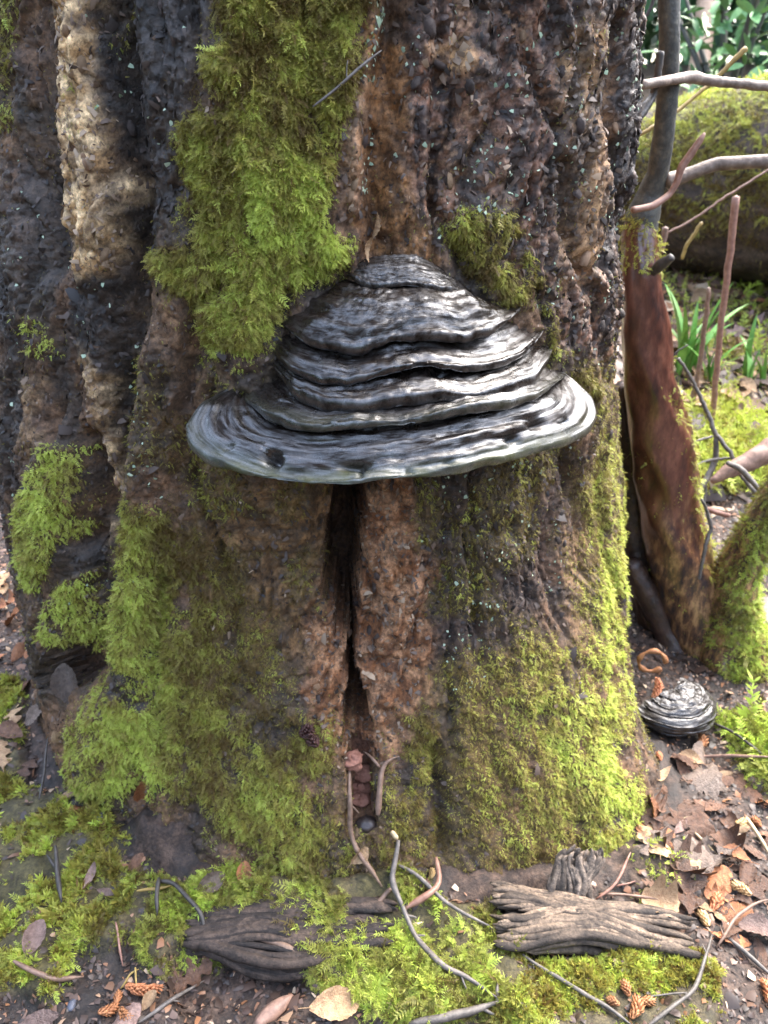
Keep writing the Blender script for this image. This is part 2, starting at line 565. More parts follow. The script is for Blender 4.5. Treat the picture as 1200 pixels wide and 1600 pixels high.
K = {}
K['char'] = mask([(140, -60), (335, -60), (300, 60), (292, 170), (280, 240), (290, 330), (200, 415), (130, 520), (185, 640), (150, 640), (105, 470), (190, 400), (165, 220), (140, 90)])
K['char2'] = mask([(112, 440), (190, 450), (195, 700), (165, 730), (140, 620), (112, 520)])
K['char3'] = mask([(0, 250), (60, 260), (70, 420), (30, 640), (40, 900), (0, 900)])
K['char4'] = mask([(160, 870), (150, 950), (100, 900), (130, 860)]) + mask([(215, 950), (240, 1000), (235, 1130), (190, 1100), (195, 1000)])
K['char5'] = mask([(970, 40), (1000, 40), (1010, 420), (965, 420), (968, 250)], 10) * .9
K['tan'] = np.clip(mask([(60, -60), (112, -60), (142, 90), (160, 220), (178, 330), (180, 392), (142, 450), (108, 420), (80, 330), (72, 200)]) + mask([(128, 540), (165, 620), (172, 780), (140, 860), (150, 720)]) * .9 + mask([(40, 590), (62, 590), (60, 710), (40, 700)]) * .6, 0, 1)
K['tan2'] = np.clip(mask([(895, 30), (965, 20), (970, 420), (900, 460), (885, 300), (900, 180)], 26) * .75 + mask([(680, 60), (740, 60), (750, 110), (700, 110)], 12) + mask([(880, 40), (930, 45), (925, 95), (885, 90)], 12), 0, 1)
K['wood'] = mask([(575, 40), (650, 60), (640, 200), (650, 330), (700, 410), (555, 420), (558, 300), (575, 170)], 16)
K['edge'] = mask([(520, 90), (580, 80), (575, 300), (545, 420), (500, 430), (520, 330), (540, 250)], 16)
K['rbark'] = mask([(640, -80), (1010, -80), (1010, 600), (900, 560), (800, 420), (700, 400), (650, 300)], 20)
K['rot'] = mask([(555, 745), (665, 745), (640, 830), (690, 900), (690, 1000), (665, 1110), (620, 1180), (590, 1210), (540, 1210), (480, 1130), (480, 1010), (520, 930), (510, 840)], 18)
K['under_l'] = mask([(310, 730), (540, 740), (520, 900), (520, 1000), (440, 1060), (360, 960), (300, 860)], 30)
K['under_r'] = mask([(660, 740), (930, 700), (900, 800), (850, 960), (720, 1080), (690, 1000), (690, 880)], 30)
crack_poly = [(528, 735), (592, 735), (584, 780), (576, 815), (568, 860), (566, 910), (556, 950), (560, 1000), (556, 1040), (560, 1075), (572, 1110), (584, 1150), (588, 1176), (560, 1180), (532, 1176), (542, 1150), (540, 1120), (547, 1090), (537, 1070), (545, 1040), (540, 1018), (522, 1012), (517, 964), (499, 948), (501, 880), (514, 820), (520, 780)]
PXc = PX + 12 * fbm(ARC * 120, ZG * 75, 4, 28) + 5 * fbm(ARC * 420, ZG * 260, 2, 31); PYc = PY + 6 * fbm(ARC * 200, ZG * 120 + 4, 2, 29)
sd_crack = poly_sd(PXc, PYc, crack_poly)
K['crack'] = sstep(-5, 3, sd_crack)
K['low_hole'] = sstep(-3, 6, poly_sd(PXc, PYc, [(543, 1185), (585, 1185), (590, 1300), (545, 1305)]))
K['foot_hole'] = sstep(-3, 8, poly_sd(PXc, PYc, [(62, 1010), (85, 1003), (128, 1010), (135, 1045), (110, 1085), (55, 1080)]))

# moss masks: (weight, tint)
def omask(poly, soft):
    return sstep(-soft, soft * .7, poly_sd(PXw, PYw, poly))
MO = {}
MO['upper'] = mask([(335, -80), (592, -80), (565, 60), (548, 130), (540, 200), (545, 280), (512, 330), (538, 380), (525, 430), (480, 460), (440, 500), (418, 540), (372, 560), (340, 540), (312, 500), (300, 465), (225, 440), (215, 405), (288, 385), (300, 300), (280, 240), (300, 180), (305, 120), (340, 60)], 36)
MO['right_top'] = 1.15 * np.clip(mask([(695, 350), (800, 315), (845, 380), (860, 440), (790, 470), (725, 430)], 20) * .75 + mask([(790, 460), (870, 450), (905, 560), (950, 600), (945, 680), (905, 610), (855, 530)], 20) * .6, 0, 1)
MO['right'] = np.clip(mask([(940, 560), (968, 560), (980, 800), (992, 880), (992, 960), (1005, 1200), (1020, 1345), (940, 1385), (870, 1370), (760, 1400), (720, 1390), (690, 1300), (685, 1200), (680, 1110), (720, 1010), (840, 985), (928, 1000), (918, 900), (900, 790), (935, 700)], 44), 0, 1)
MO['front'] = mask([(200, 770), (185, 850), (168, 960), (125, 1090), (104, 1200), (150, 1250), (250, 1240), (330, 1310), (385, 1390), (545, 1395), (548, 1250), (532, 1180), (470, 1070), (430, 990), (380, 900), (320, 820), (270, 820), (235, 780)], 44)
MO['centre'] = mask([(590, 1190), (660, 1120), (700, 1180), (705, 1330), (600, 1340), (588, 1250)], 20) * .55
MO['left_sheet'] = np.clip(mask([(58, 700), (122, 690), (125, 780), (108, 870), (62, 935), (38, 900), (38, 800)], 10) + mask([(45, 500), (88, 500), (88, 560), (50, 570)], 10) * .9 + mask([(42, 1000), (80, 950), (140, 895), (165, 960), (145, 1040), (60, 1010)], 12), 0, 1)
MO['strips'] = np.clip(mask([(186, 560), (206, 555), (202, 790), (184, 790)], 6) * .9 + mask([(135, -60), (200, -60), (192, 60), (165, 80)], 12) * .9 + mask([(-30, -60), (12, -60), (12, 200), (-30, 200)], 8) + mask([(118, 120), (132, 110), (125, 300), (112, 300)], 6) * .7 + mask([(55, 170), (78, 180), (75, 240), (55, 230)], 8) * .6, 0, 1)
hole_free = (1 - K['crack']) * (1 - K['low_hole']) * (1 - K['foot_hole'])
for k in MO:
    MO[k] = MO[k] * hole_free * sstep(-.42, .40, .75 * fbm(ARC * 40, ZG * 24, 4, 33) + .55 * fbm(ARC * 120, ZG * 80, 3, 35) + 0.6 * (MO[k] - .62) + (.14 if k in ('right', 'upper') else .0))
mossall = np.clip(sum(MO.values()), 0, 1)

# relief
fiss = ridged(U * 15, W * 2.4, 3, 21)
fiss2 = ridged(U * 42, W * 9, 2, 25)
cd, cv = cells(U * 105 + 3 * wx * 40, W * 62, 2)
crumb = fbm(U * 150, W * 95, 3, 41)
crumb2 = fbm(U * 330, W * 330, 2, 45)
rough_w = 1 - 0.55 * mossall
disp = np.zeros_like(ARC)
disp += -0.022 * np.clip((fiss - .66) / .34, 0, 1) ** 1.5 * rough_w
disp += -0.009 * np.clip((fiss2 - .64) / .36, 0, 1) * rough_w
disp += (0.0030 * (cv - .5) - 0.0020 * np.clip(cd, 0, 1)) * rough_w
disp += 0.0030 * crumb * rough_w + 0.0024 * crumb2 + 0.0022 * fbm(U * 190, W * 22, 2, 47) * rough_w
disp += 0.009 * fbm(ARC * 8, ZG * 3, 2, 61)
def groove(pts, width, depth):
    d = line_d(PX, PY, pts)
    return -depth * np.exp(-(d / width) ** 2)
def ridge(pts, width, h):
    return -groove(pts, width, h)
disp += groove([(150, -100), (175, 100), (200, 330), (196, 500), (185, 640), (170, 800), (160, 950), (140, 1060)], 30, 0.045)
disp += ridge([(215, 560), (200, 780), (185, 900), (165, 1080), (150, 1200)], 40, 0.022)
disp += groove([(250, 900), (240, 1020), (245, 1180)], 14, 0.018)
disp += ridge([(110, -100), (140, 150), (165, 330), (130, 430)], 30, 0.012)
disp += groove([(55, 0), (60, 250), (70, 420)], 22, 0.018)
disp += groove([(130, 690), (135, 780), (130, 850)], 14, 0.03)
disp += ridge([(75, 700), (80, 850)], 40, 0.015)
disp += groove([(640, -100), (612, 60), (600, 200), (588, 330), (600, 410)], 30, 0.026)
disp += ridge([(585, -100), (585, 60), (560, 200), (555, 330)], 12, 0.010)
disp += groove([(700, -100), (690, 150), (680, 320), (745, 440)], 12, 0.012)
disp += groove([(975, 30), (965, 200), (985, 330), (960, 420)], 11, 0.016)
disp += groove([(890, 260), (895, 360), (940, 470), (955, 600)], 12, 0.012)
disp += groove([(810, -50), (835, 100), (880, 200)], 10, 0.010)
disp += groove([(555, 740), (545, 900), (560, 1150)], 70, 0.022)
disp += groove([(680, 1180), (690, 1260), (695, 1340)], 13, 0.02)
disp += groove([(690, 740), (700, 900), (680, 1060)], 22, 0.009)
disp += groove([(895, 710), (915, 800), (925, 900)], 13, 0.014)
disp += groove([(310, 480), (320, 600), (300, 760)], 16, 0.012)
disp += ridge([(350, 120), (400, 330), (370, 540)], 90, 0.012)
disp += ridge([(995, 290), (1000, 310)], 22, 0.012)
disp += 0.004 * K['rot'] * (fbm(U * 90, W * 60, 3, 71) * 1.6 + np.clip(ridged(U * 130, W * 25, 2, 72) - .6, 0, 1) * 1.5)
disp += 0.006 * mossall * (0.6 + fbm(ARC * 55, ZG * 45, 3, 77))
disp += K['tan'] * (.006 * ridged(U * 70, W * 9, 2, 79) + .005 * fbm(U * 150, W * 30, 3, 80))
disp -= 0.125 * K['crack'] + 0.05 * K['low_hole'] + 0.07 * K['foot_hole']
disp *= np.where(front, 1, .6)
TV = tpos(TT, ZG, RB + disp)
TF = grid_faces(nU, nZ, True)
topc = len(TV)
TNORM = vnormals(TV, TF)

# colours of the wood and bark themselves
def C3(c): return np.array(c, float)[None, :]
n_a = sstep(-.35, .35, fbm(U * 30, W * 16, 4, 101))[:, None]
n_b = sstep(-.3, .3, fbm(U * 120, W * 90, 3, 105))[:, None]
n_s = sstep(-.12, .22, fbm(U * 26 + 3, W * 2.6, 4, 107))
n_c = sstep(.15, .4, fbm(U * 210, W * 260, 3, 109))[:, None]
col = C3((.045, .034, .027)) * (1 - n_a) + C3((.15, .092, .056)) * n_a
def over(c, k):
    global col
    k = np.clip(k, 0, 1)[:, None]
    col = col * (1 - k) + c * k
over(C3((.032, .020, .018)) * (1 - n_b) + C3((.16, .088, .06)) * n_b, K['rbark'])
over(C3((.30, .20, .135)), n_c[:, 0] * n_a[:, 0] * K['rbark'] * .8)
over(C3((.20, .12, .065)) * (1 - n_b) + C3((.46, .31, .18)) * n_b, K['tan2'] * (.55 + .45 * n_b[:, 0]))
over(C3((.10, .052, .022)) * (1 - n_b) + C3((.24, .13, .058)) * n_b, K['wood'])
over(C3((.19, .12, .08)) * (1 - n_b) + C3((.30, .2, .13)) * n_b, K['edge'] * .9)
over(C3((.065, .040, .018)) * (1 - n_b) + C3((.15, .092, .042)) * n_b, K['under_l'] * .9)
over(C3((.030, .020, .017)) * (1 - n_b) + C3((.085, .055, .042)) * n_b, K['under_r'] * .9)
over(C3((.15, .068, .030)) * (1 - n_b) + C3((.32, .19, .115)) * n_b, K['rot'])
kch = np.clip(K['char'] + K['char2'] + K['char3'] * .8 + K['char4'] + K['char5'], 0, 1)
over(C3((.012, .011, .012)) * (1 - n_b) + C3((.042, .036, .034)) * n_b, kch * (.8 + .2 * n_a[:, 0]))
over(C3((.40, .27, .14)) * (1 - n_b) + C3((.80, .64, .42)) * n_b, K['tan'] * (.35 + .65 * sstep(-.25, .2, fbm(U * 40, W * 45, 3, 113))))
over(C3((.095, .068, .022)), mossall * .8)
over(C3((.07, .04, .025)), np.clip(K['crack'] + K['foot_hole'], 0, 1))
over(C3((.16, .075, .05)), K['low_hole'] * .8)
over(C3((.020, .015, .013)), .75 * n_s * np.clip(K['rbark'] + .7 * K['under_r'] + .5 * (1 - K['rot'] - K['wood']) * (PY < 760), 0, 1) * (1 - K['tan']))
film = front * np.clip(1.0 * K['under_l'] + .5 * K['under_r'] + .45 * ((PY > 560) & (PX > 190)) + .18, 0, 1) * (1 - .9 * K['rot']) * (1 - .7 * kch) * hole_free * sstep(-.30, .2, fbm(ARC * 30, ZG * 22, 4, 303))
over(C3((.085, .068, .024)), film * .55)
col = col * np.array([1.06, 1.0, .90])
wet = np.clip(.35 + .5 * kch + .35 * K['rbark'] * (1 - K['tan2']) + .25 * (1 - n_a[:, 0]) - .3 * K['rot'] - .4 * mossall - .3 * K['tan'], 0, 1)

tree = empty('tree', (TCX, TCY, 0))
tag(tree, 'broad old tree trunk with wet dark bark, a rotten crack and patchy moss', 'tree')
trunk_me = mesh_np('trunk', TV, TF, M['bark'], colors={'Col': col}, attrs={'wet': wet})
trunk = obj('trunk', trunk_me, tree)
trunk_bvh = BVHTree.FromPolygons(TV.tolist(), TF.tolist())

# ------------------------------------------------------------------ ground
def spaced(lo, flo, fhi, hi, step, grow=1.22):
    a = np.arange(flo, fhi, step)
    out = [a]
    s = step; x = a[-1]; r = []
    while x < hi: s *= grow; x += s; r.append(x)
    s = step; x = a[0]; l = []
    while x > lo: s *= grow; x -= s; l.append(x)
    return np.concatenate([l[::-1], a, r])
gx = spaced(-80, -.62, .85, 80, .0042); gy = spaced(-40, -.5, .75, 120, .0042)
GX, GY = np.meshgrid(gx, gy); GX = GX.ravel(); GY = GY.ravel()
def ground_z(x, y):
    z = 0.2 * np.clip(y - .35, 0, 5.2) ** 1.0 * sstep(.2, .9, y)
    z = z + 0.05 * fbm(x * 1.3, y * 1.3, 3, 201) * sstep(.3, 2, np.hypot(x, y))
    return z
GZ = ground_z(GX, GY)
GP = np.stack([GX, GY, GZ], 1)
gpx, gpy = project(GP)
gvis = (GP - CAM) @ FWD > .1
gpx = np.where(gvis, gpx, -9e3)
gpxw = gpx + 30 * fbm(GX * 28, GY * 28, 3, 211); gpyw = gpy + 24 * fbm(GX * 28 + 7, GY * 28, 3, 215)
def gmask(poly, soft=16): return sstep(-soft, soft, poly_sd(gpxw, gpyw, poly))
GM = {}
GM['left'] = gmask([(-80, 1040), (40, 1080), (50, 1180), (20, 1235), (110, 1270), (195, 1320), (200, 1420), (130, 1500), (70, 1570), (-80, 1520)])
GM['mid_left'] = gmask([(205, 1375), (330, 1390), (330, 1490), (250, 1520), (190, 1460), (130, 1500), (140, 1420)]) * .85
GM['log'] = gmask([(300, 1385), (400, 1375), (500, 1395), (600, 1385), (740, 1440), (800, 1480), (810, 1600), (620, 1620), (500, 1560), (470, 1490), (440, 1455), (320, 1440)])
GM['right'] = gmask([(770, 1500), (900, 1510), (1060, 1480), (1130, 1520), (1120, 1640), (760, 1660)]) * .7
GM['bank'] = gmask([(1120, 1130), (1230, 1150), (1230, 1260), (1160, 1230)]) + gmask([(980, 1345), (1060, 1330), (1060, 1400), (1000, 1420)]) * .3
GM['far'] = np.clip(gmask([(1050, 655), (1120, 635), (1200, 670), (1190, 760), (1110, 780), (1060, 740)], 10), 0, 1)
gmoss = np.clip(sum(GM.values()), 0, 1)
foot = rbase(np.arctan2(GX - TCX, TCY - GY), 0 * GX)
toft = np.hypot(GX - TCX, GY - TCY) - foot
near = sstep(1.2, .6, np.hypot(GX, GY))
GZ = GZ + 0.022 * gmoss * (0.7 + .6 * fbm(GX * 22, GY * 22, 3, 221)) * (1 + 1.2 * GM['far'])
GZ += 0.010 * fbm(GX * 12, GY * 12, 3, 223) + 0.005 * fbm(GX * 55, GY * 55, 3, 225) * near + 0.0022 * fbm(GX * 190, GY * 190, 2, 227) * near
GZ += 0.02 * np.exp(-np.clip(toft, 0, 1) / .03)
GZ += 0.03 * sstep(40, -10, np.hypot(gpx - 270, (gpy - 1310) * 1.3) - 40) * (1 + .3 * fbm(GX * 90, GY * 90, 2, 230))
GZ -= 0.018 * gmask([(320, 1450), (470, 1480), (480, 1540), (420, 1600), (300, 1620), (260, 1520)])
GP = np.stack([GX, GY, GZ], 1)
GFc = grid_faces(len(gx), len(gy))
soil_n = sstep(-.3, .3, fbm(GX * 20, GY * 20, 4, 231))[:, None]
soil_f = sstep(-.3, .3, fbm(GX * 110, GY * 110, 3, 235))[:, None]
gcol = C3((.018, .012, .009)) * (1 - soil_n) + C3((.055, .037, .028)) * soil_n
gcol = gcol * (.65 + .7 * soil_f)
gk = np.clip(gmoss, 0, 1)[:, None] * .7
gcol = gcol * (1 - gk) + C3((.07, .065, .022)) * gk
gfar = sstep(.9, 1.6, GY)[:, None]
gcol = gcol * (1 - gfar) + (C3((.085, .062, .042)) * (.5 + .8 * soil_f)) * gfar
ground_me = mesh_np('ground', GP, GFc, M['bark'], colors={'Col': gcol}, attrs={'wet': .3 + .3 * (1 - soil_n[:, 0]) * (1 - gmoss)})
ground = tag(obj('ground', ground_me), None, None, None, 'structure')
ground_bvh = BVHTree.FromPolygons(GP.tolist(), GFc.tolist())

def hit(px, py, which='any'):
    d = Vector(ray(px, py)); c = Vector(CAM)
    best = None
    for k, b in (('trunk', trunk_bvh), ('ground', ground_bvh)):
        if which in ('any', k):
            h = b.ray_cast(c, d)
            if h[0] is not None and (best is None or h[3] < best[3]):
                best = h
    if best is None:
        h = ground_bvh.find_nearest(c + d * 2)
        return h[0], h[1]
    n = best[1]
    if n.dot(d) > 0: n = -n
    return best[0], n

# ------------------------------------------------------------------ moss on the tree and the ground
bright_r = np.clip(sstep(915, 975, PX) * .9 * sstep(600, 760, PY) + sstep(0, 160, 180 - np.hypot(PX - 900, (PY - 1150) * .5)) * .65, 0, 1)
t_up = .38 + .38 * sstep(200, 330, PY) * sstep(280, 420, PX) - .2 * sstep(40, 0, PY) - .15 * sstep(330, 220, PX)
t_fr = np.where(PX < 260, .72, .30) * 1.0 + .25 * sstep(1180, 1300, PY) - .1
t_fr = .78 - .5 * sstep(200, 320, PX) + .30 * sstep(1150, 1320, PY) * (PX > 260) - .2 * sstep(1100, 800, PY)
moss_cover('moss', TV, TF, MO['upper'] ** 1.3, 70000, t_up, .0044, 'big yellow green moss sheet on the trunk above and left of the large fungus')
moss_cover('moss', TV, TF, MO['right_top'] ** 1.0, 12000, .36, .0042, 'thin olive moss beside the right shoulder of the large fungus')
moss_cover('moss', TV, TF, MO['right'] ** 1.3 * (.32 + .68 * bright_r), 72000, .34 + .42 * bright_r, .0046, 'green moss covering the right foot and right edge of the trunk')
moss_cover('moss', TV, TF, MO['front'] ** 1.3 * (1 - .65 * sstep(260, 380, PX) * sstep(1230, 1050, PY)), 62000, t_fr, .0045, 'olive moss covering the left front foot of the trunk, left of the crack')
moss_cover('moss', TV, TF, MO['centre'], 5500, .34, .0044, 'sparse olive moss between the lower crack and the right moss')
moss_cover('moss', TV, TF, MO['left_sheet'] ** 1.3, 17000, .80, .0052, 'bright lime moss hanging on the left lobe of the trunk')
moss_cover('moss', TV, TF, MO['strips'], 5000, .55, .0044, 'narrow yellow moss strips along bark ridges at the left')
fill = np.where(front & (PY > 600) & (PY < 1400) & (PX > 150), .5, .15) * (1 - mossall) * hole_free * (1 - K['rot']) * (1 - kch * .8) * sstep(.05, .35, fbm(ARC * 35, ZG * 30, 3, 301))
fill = fill * front * (ZG < 1.0)
moss_cover('moss', TV, TF, fill * .5 + film * 1.2 * (ZG < 1.0), 50000, .27, .0034, 'scattered thin moss threads over the bare bark of the trunk')
gpat = sstep(-.22, .12, fbm(GX * 34, GY * 34, 3, 241) + .22 * fbm(GX * 9, GY * 9, 2, 245))
moss_cover('moss', GP, GFc, GM['left'] ** 1.5 * gpat, 11000, .58, .0072, 'yellow green moss bank on the ground at the left edge', FERNY + FROND + CUSH, hang=.25)
moss_cover('moss', GP, GFc, GM['mid_left'] ** 1.5 * gpat, 5500, .42, .0070, 'dark green moss on the soil below the left foot of the trunk', FERNY, hang=.25)
moss_cover('moss', GP, GFc, GM['log'] ** 1.5 * gpat, 13000, .52, .0085, 'feathery green moss over the buried rotten log in front of the trunk', FERNY, hang=.3)
moss_cover('moss', GP, GFc, GM['right'] ** 1.5 * gpat, 7500, .52, .0062, 'short olive moss on the ground below the weathered wood chunk', FERNY + CUSH, hang=.2)
moss_cover('moss', GP, GFc, GM['bank'] ** 1.2, 1500, .60, .0150, 'green moss on the ground by the foot of the mossy stem', FERNY, hang=.25)
moss_cover('moss', GP, GFc, GM['far'] ** 1.2, 3800, .85, .0230, 'bright lime moss hummock on the ground behind the red stem', FROND, hang=.3)

# ------------------------------------------------------------------ bracket fungi
def mat_fungus(name, dark, grey, rim, film=(.36, .66)):
    m, t, b = nt(name)
    uv = scaled(t, 1, 1, 1, 'UV')
    vs = scaled(t, 7, 38, 1, 'UV')
    n1 = noise(t, 1.0, 6, 0.7, vs, .6)
    vo = scaled(t, 1, 1, 1)
    n2 = noise(t, 38, 5, 0.65, vo)
    n3 = noise(t, 320, 3, 0.6, vo)
    c = mixc(t, maprange(t, n1, .42, .66, 0, 1), dark, grey)
    c = mixc(t, maprange(t, n2, .48, .70, 0, .8), c, (.016, .009, .005))
    rm = attr(t, 'rim').outputs['Fac']
    rc = mixc(t, maprange(t, n2, .4, .62, 0, 1), rim, (.05, .055, .02))
    c = mixc(t, rm, c, rc)
    t.links.new(c, b.inputs['Base Color'])
    r = maprange(t, n2, .38, .62, .14, .55)
    t.links.new(r, b.inputs['Roughness'])
    n4 = noise(t, 1.0, 5, .72, scaled(t, 11, 12, 1, 'UV'), .4)
    t.links.new(maprange(t, n4, .38, .58, .10, .8), b.inputs['Specular IOR Level'])
    t.links.new(maprange(t, n4, film[0], film[1], .0, 1.0), b.inputs['Coat Weight'])
    b.inputs['Coat IOR'].default_value = 1.65
    t.links.new(maprange(t, noise(t, 90, 4, .7, vo), .4, .62, .10, .5), b.inputs['Coat Roughness'])
    p = bump(t, b, n1, .5, .0014)
    p = bump(t, b, n3, .35, .0006, p)
    bump(t, b, n2, .18, .005, p)
    return m
M['fungus'] = mat_fungus('fungus_crust', (.006, .004, .003), (.018, .013, .010), (.065, .07, .058))
M['fungus_old'] = mat_fungus('fungus_old_crust', (.007, .0045, .003), (.020, .014, .010), (.05, .05, .04), (.45, .70))
M['pores'] = mat_simple('fungus_pores', (.16, .11, .07), (.28, .21, .15), 300, .8, .0006)

def resample(pts, n, smooth=5):
    pts = np.asarray(pts, float)
    s = np.concatenate([[0], np.cumsum(np.hypot(*np.diff(pts[:, :2], axis=0).T))])
    q = np.linspace(0, s[-1], n)
    o = np.stack([np.interp(q, s, pts[:, k]) for k in range(pts.shape[1])], 1)
    w = max(3, int(n * .012 * smooth) | 1)
    kern = np.hanning(w + 2)[1:-1]; kern /= kern.sum()
    for k in range(o.shape[1]):
        c = np.pad(o[:, k], w // 2, 'reflect', reflect_type='odd')
        o[:, k] = np.convolve(c, kern, 'valid')
    return o

def off_trunk(px, py, p):
    """point on the pixel's ray that stands p metres out from the smooth trunk"""
    d = ray(px, py); n = len(px)
    lo = np.full(n, .2)
    S = np.linspace(.2, 1.35, 400)
    Q = CAM + d[:, None, :] * S[None, :, None]
    th = np.arctan2(Q[..., 0] - TCX, TCY - Q[..., 1])
    rho = np.hypot(Q[..., 0] - TCX, Q[..., 1] - TCY)
    f = rho - (rbase(th, Q[..., 2]) + p[:, None])
    neg = f < 0
    k = np.where(neg.any(1), neg.argmax(1), f.argmin(1))
    k0 = np.maximum(k - 1, 0)
    a = np.take_along_axis(f, k0[:, None], 1)[:, 0]; b = np.take_along_axis(f, k[:, None], 1)[:, 0]
    u = np.where(b < 0, a / (a - b + 1e-9), 0)
    s = S[k0] + u * (S[k] - S[k0])
    return CAM + d * s[:, None]

def band_mesh(name, A, B, out, up, bulge, lip, under, nv=26, seed=0, mat=None, rim=0.0, ridges=9, rough=.0012, pits=(), bulge_pow=1.0, hol=1.0, rimfade=0):
    """one growth band of a bracket: from curve A (tucked under the band above) to its own lip B, rolled under"""
    n = len(A)
    v = np.linspace(0, 1, nv)
    t = np.linspace(0, 1, n)
    rows = []; vv = []
    endf = np.clip(np.minimum(t, 1 - t) / (.22 if rimfade else .15), 0, 1)[:, None] ** .8
    for x in v:
        bu = bulge * math.sin(math.pi * min(1, x) ** bulge_pow) 
        wh = x ** hol; wv = x ** (1 - .25 * (hol - 1))
        hz = (B - A) * np.array([1, 1, 0]); vz = (B - A) * np.array([0, 0, 1])
        rows.append(A + hz * wh + vz * wv + (out * .6 + up * .8) * bu * endf); vv.append(x * .9)
    for ph in np.linspace(0.35, math.pi, 6):
        rows.append(B + (-(1 - math.cos(ph)) * up + .40 * math.sin(ph) * out) * lip * endf); vv.append(.9 + .05 * ph / math.pi)
    for x in (.35, .7, 1.0):
        rows.append(B - 2 * lip * up * endf - out * under * x); vv.append(.95 + .05 * x)
    R = np.array(rows); vv = np.array(vv)
    nr = len(R)
    TTt, VVt = np.meshgrid(t, vv)
    Vtx = R.reshape(-1, 3)
    Fq = grid_faces(n, nr)
    Nn = vnormals(Vtx, Fq)
    if (Nn.reshape(nr, n, 3)[nv // 2].mean(0) @ np.array([0, -.5, .8])) < 0:
        Nn = -Nn; Fq = Fq[:, ::-1]
    T1 = TTt.ravel(); V1 = VVt.ravel()
    warp = V1 + .05 * fbm(T1 * 7, V1 * 2, 3, seed + 3)
    d = rough * 1.6 * (vnoise(T1 * 2.5, warp * ridges, None, seed) + .6 * vnoise(T1 * 9, warp * ridges * 2.3, None, seed + 1) + .4 * vnoise(T1 * 45, warp * ridges * 3, None, seed + 2))
    d *= .45 + .8 * sstep(-.25, .3, fbm(T1 * 9, V1 * 2.2, 3, seed + 21))
    d += rough * 1.1 * fbm(T1 * 16, V1 * 6, 4, seed + 9) + .004 * rough / .0012 * fbm(T1 * 6, V1 * 1.5, 2, seed + 12)
    qx, qy = project(Vtx)
    for (x, y, w, h, dep) in pits:
        d -= dep * np.exp(-((qx - x) / w) ** 2 - ((qy - y) / h) ** 2)
    Vtx = Vtx + Nn * (d * np.repeat(np.ones(nr), n))[:, None]
    rimv = rim * (sstep(.0, 1., np.minimum(T1, 1 - T1) / max(rimfade, 1e-3)) if rimfade else 1.0) * sstep(.66, .86, V1 + .06 * fbm(T1 * 14, V1 * 3, 2, seed + 30)) * (1 - .6 * sstep(.95, 1.0, V1))
    return mesh_np(name, Vtx, Fq, mat, attrs={'rim': rimv}, uv=np.stack([T1, V1], 1)), R[-1]

LIPS = [
 [(540, 432, -.004), (553, 430, .004), (572, 441, .010), (600, 442, .013), (640, 440, .016), (680, 444, .016), (705, 448, .012), (725, 455, .004), (735, 458, -.004)],
 [(428, 508, -.006), (441, 512, .010), (470, 526, .030), (497, 533, .040), (553, 539, .046), (610, 525, .048), (667, 517, .048), (724, 524, .045), (769, 510, .034), (803, 496, .016), (815, 487, -.004)],
 [(422, 545, -.004), (430, 552, .014), (457, 576, .042), (497, 588, .055), (542, 591, .061), (587, 581, .064), (638, 569, .064), (678, 566, .064), (724, 572, .060), (769, 566, .050), (814, 552, .034), (840, 532, .016), (850, 520, -.004)],
 [(420, 566, -.004), (428, 576, .018), (457, 605, .052), (508, 625, .069), (565, 628, .075), (633, 619, .077), (689, 610, .075), (746, 615, .070), (791, 602, .060), (837, 588, .042), (856, 562, .018), (862, 548, -.004)],
 [(390, 608, -.004), (380, 622, .024), (412, 646, .056), (468, 661, .078), (508, 664, .084), (553, 659, .088), (622, 656, .091), (678, 645, .090), (735, 633, .085), (791, 624, .074), (837, 616, .062), (872, 597, .034), (885, 586, -.002)],
 [(388, 598, -.006), (345, 614, .012), (313, 633, .032), (296, 664, .050), (304, 690, .062), (330, 712, .074), (383, 734, .091), (440, 746, .101), (497, 750, .107), (565, 746, .112), (633, 741, .112), (701, 730, .108), (757, 718, .100), (812, 706, .088), (850, 694, .079), (882, 688, .071), (916, 669, .057), (930, 645, .044), (922, 618, .026), (902, 598, .010), (880, 580, -.006)],
]
NT = 280
curves = []
for k, L in enumerate(LIPS):
    q = resample(L, NT, 3.2 if k < 5 else 2.6)
    # little waves along the lip
    u = np.linspace(0, 1, NT)
    q[:, 1] -= (1, 3, 3, 4, 3, 0)[k]
    q[:, 1] += 2.2 * fbm(u * 12, u * 0 + k * 3, 3, 400 + k) 
    curves.append(off_trunk(q[:, 0], q[:, 1], q[:, 2]))
top_q = resample([(545, 428, -.02), (560, 408, -.012), (600, 398, -.006), (650, 400, -.004), (690, 420, -.008), (735, 452, -.02)], NT, 3)
top_c = off_trunk(top_q[:, 0], top_q[:, 1], top_q[:, 2])
UP3 = np.array([0, 0, 1.0])
def out_of(Cv):
    o = np.stack([Cv[:, 0] - TCX, Cv[:, 1] - TCY, 0 * Cv[:, 0]], 1)
    return unit(o)
fung = empty('bracket_fungus', tuple(curves[5][NT // 2] + np.array([0, .1, .05])))
tag(fung, 'large dark bracket fungus with wet shiny banded cap on the middle of the trunk', 'fungus')
bul = [.003, .009, .0035, .0035, .003, .0035]
lipr = [.0028, .0042, .0044, .0066, .0042, .0030]
pits = {5: [(424, 713, 11, 9, .015), (431, 720, 6, 8, .008), (556, 727, 24, 5, .012), (563, 735, 4, 10, .007), (800, 688, 9, 6, .009), (835, 665, 13, 7, .010), (640, 738, 6, 4, .005), (700, 722, 7, 3, .005), (360, 700, 6, 4, .005), (880, 660, 10, 3, .006)],
        2: [], 3: [(690, 578, 15, 7, .012)]}
last = None
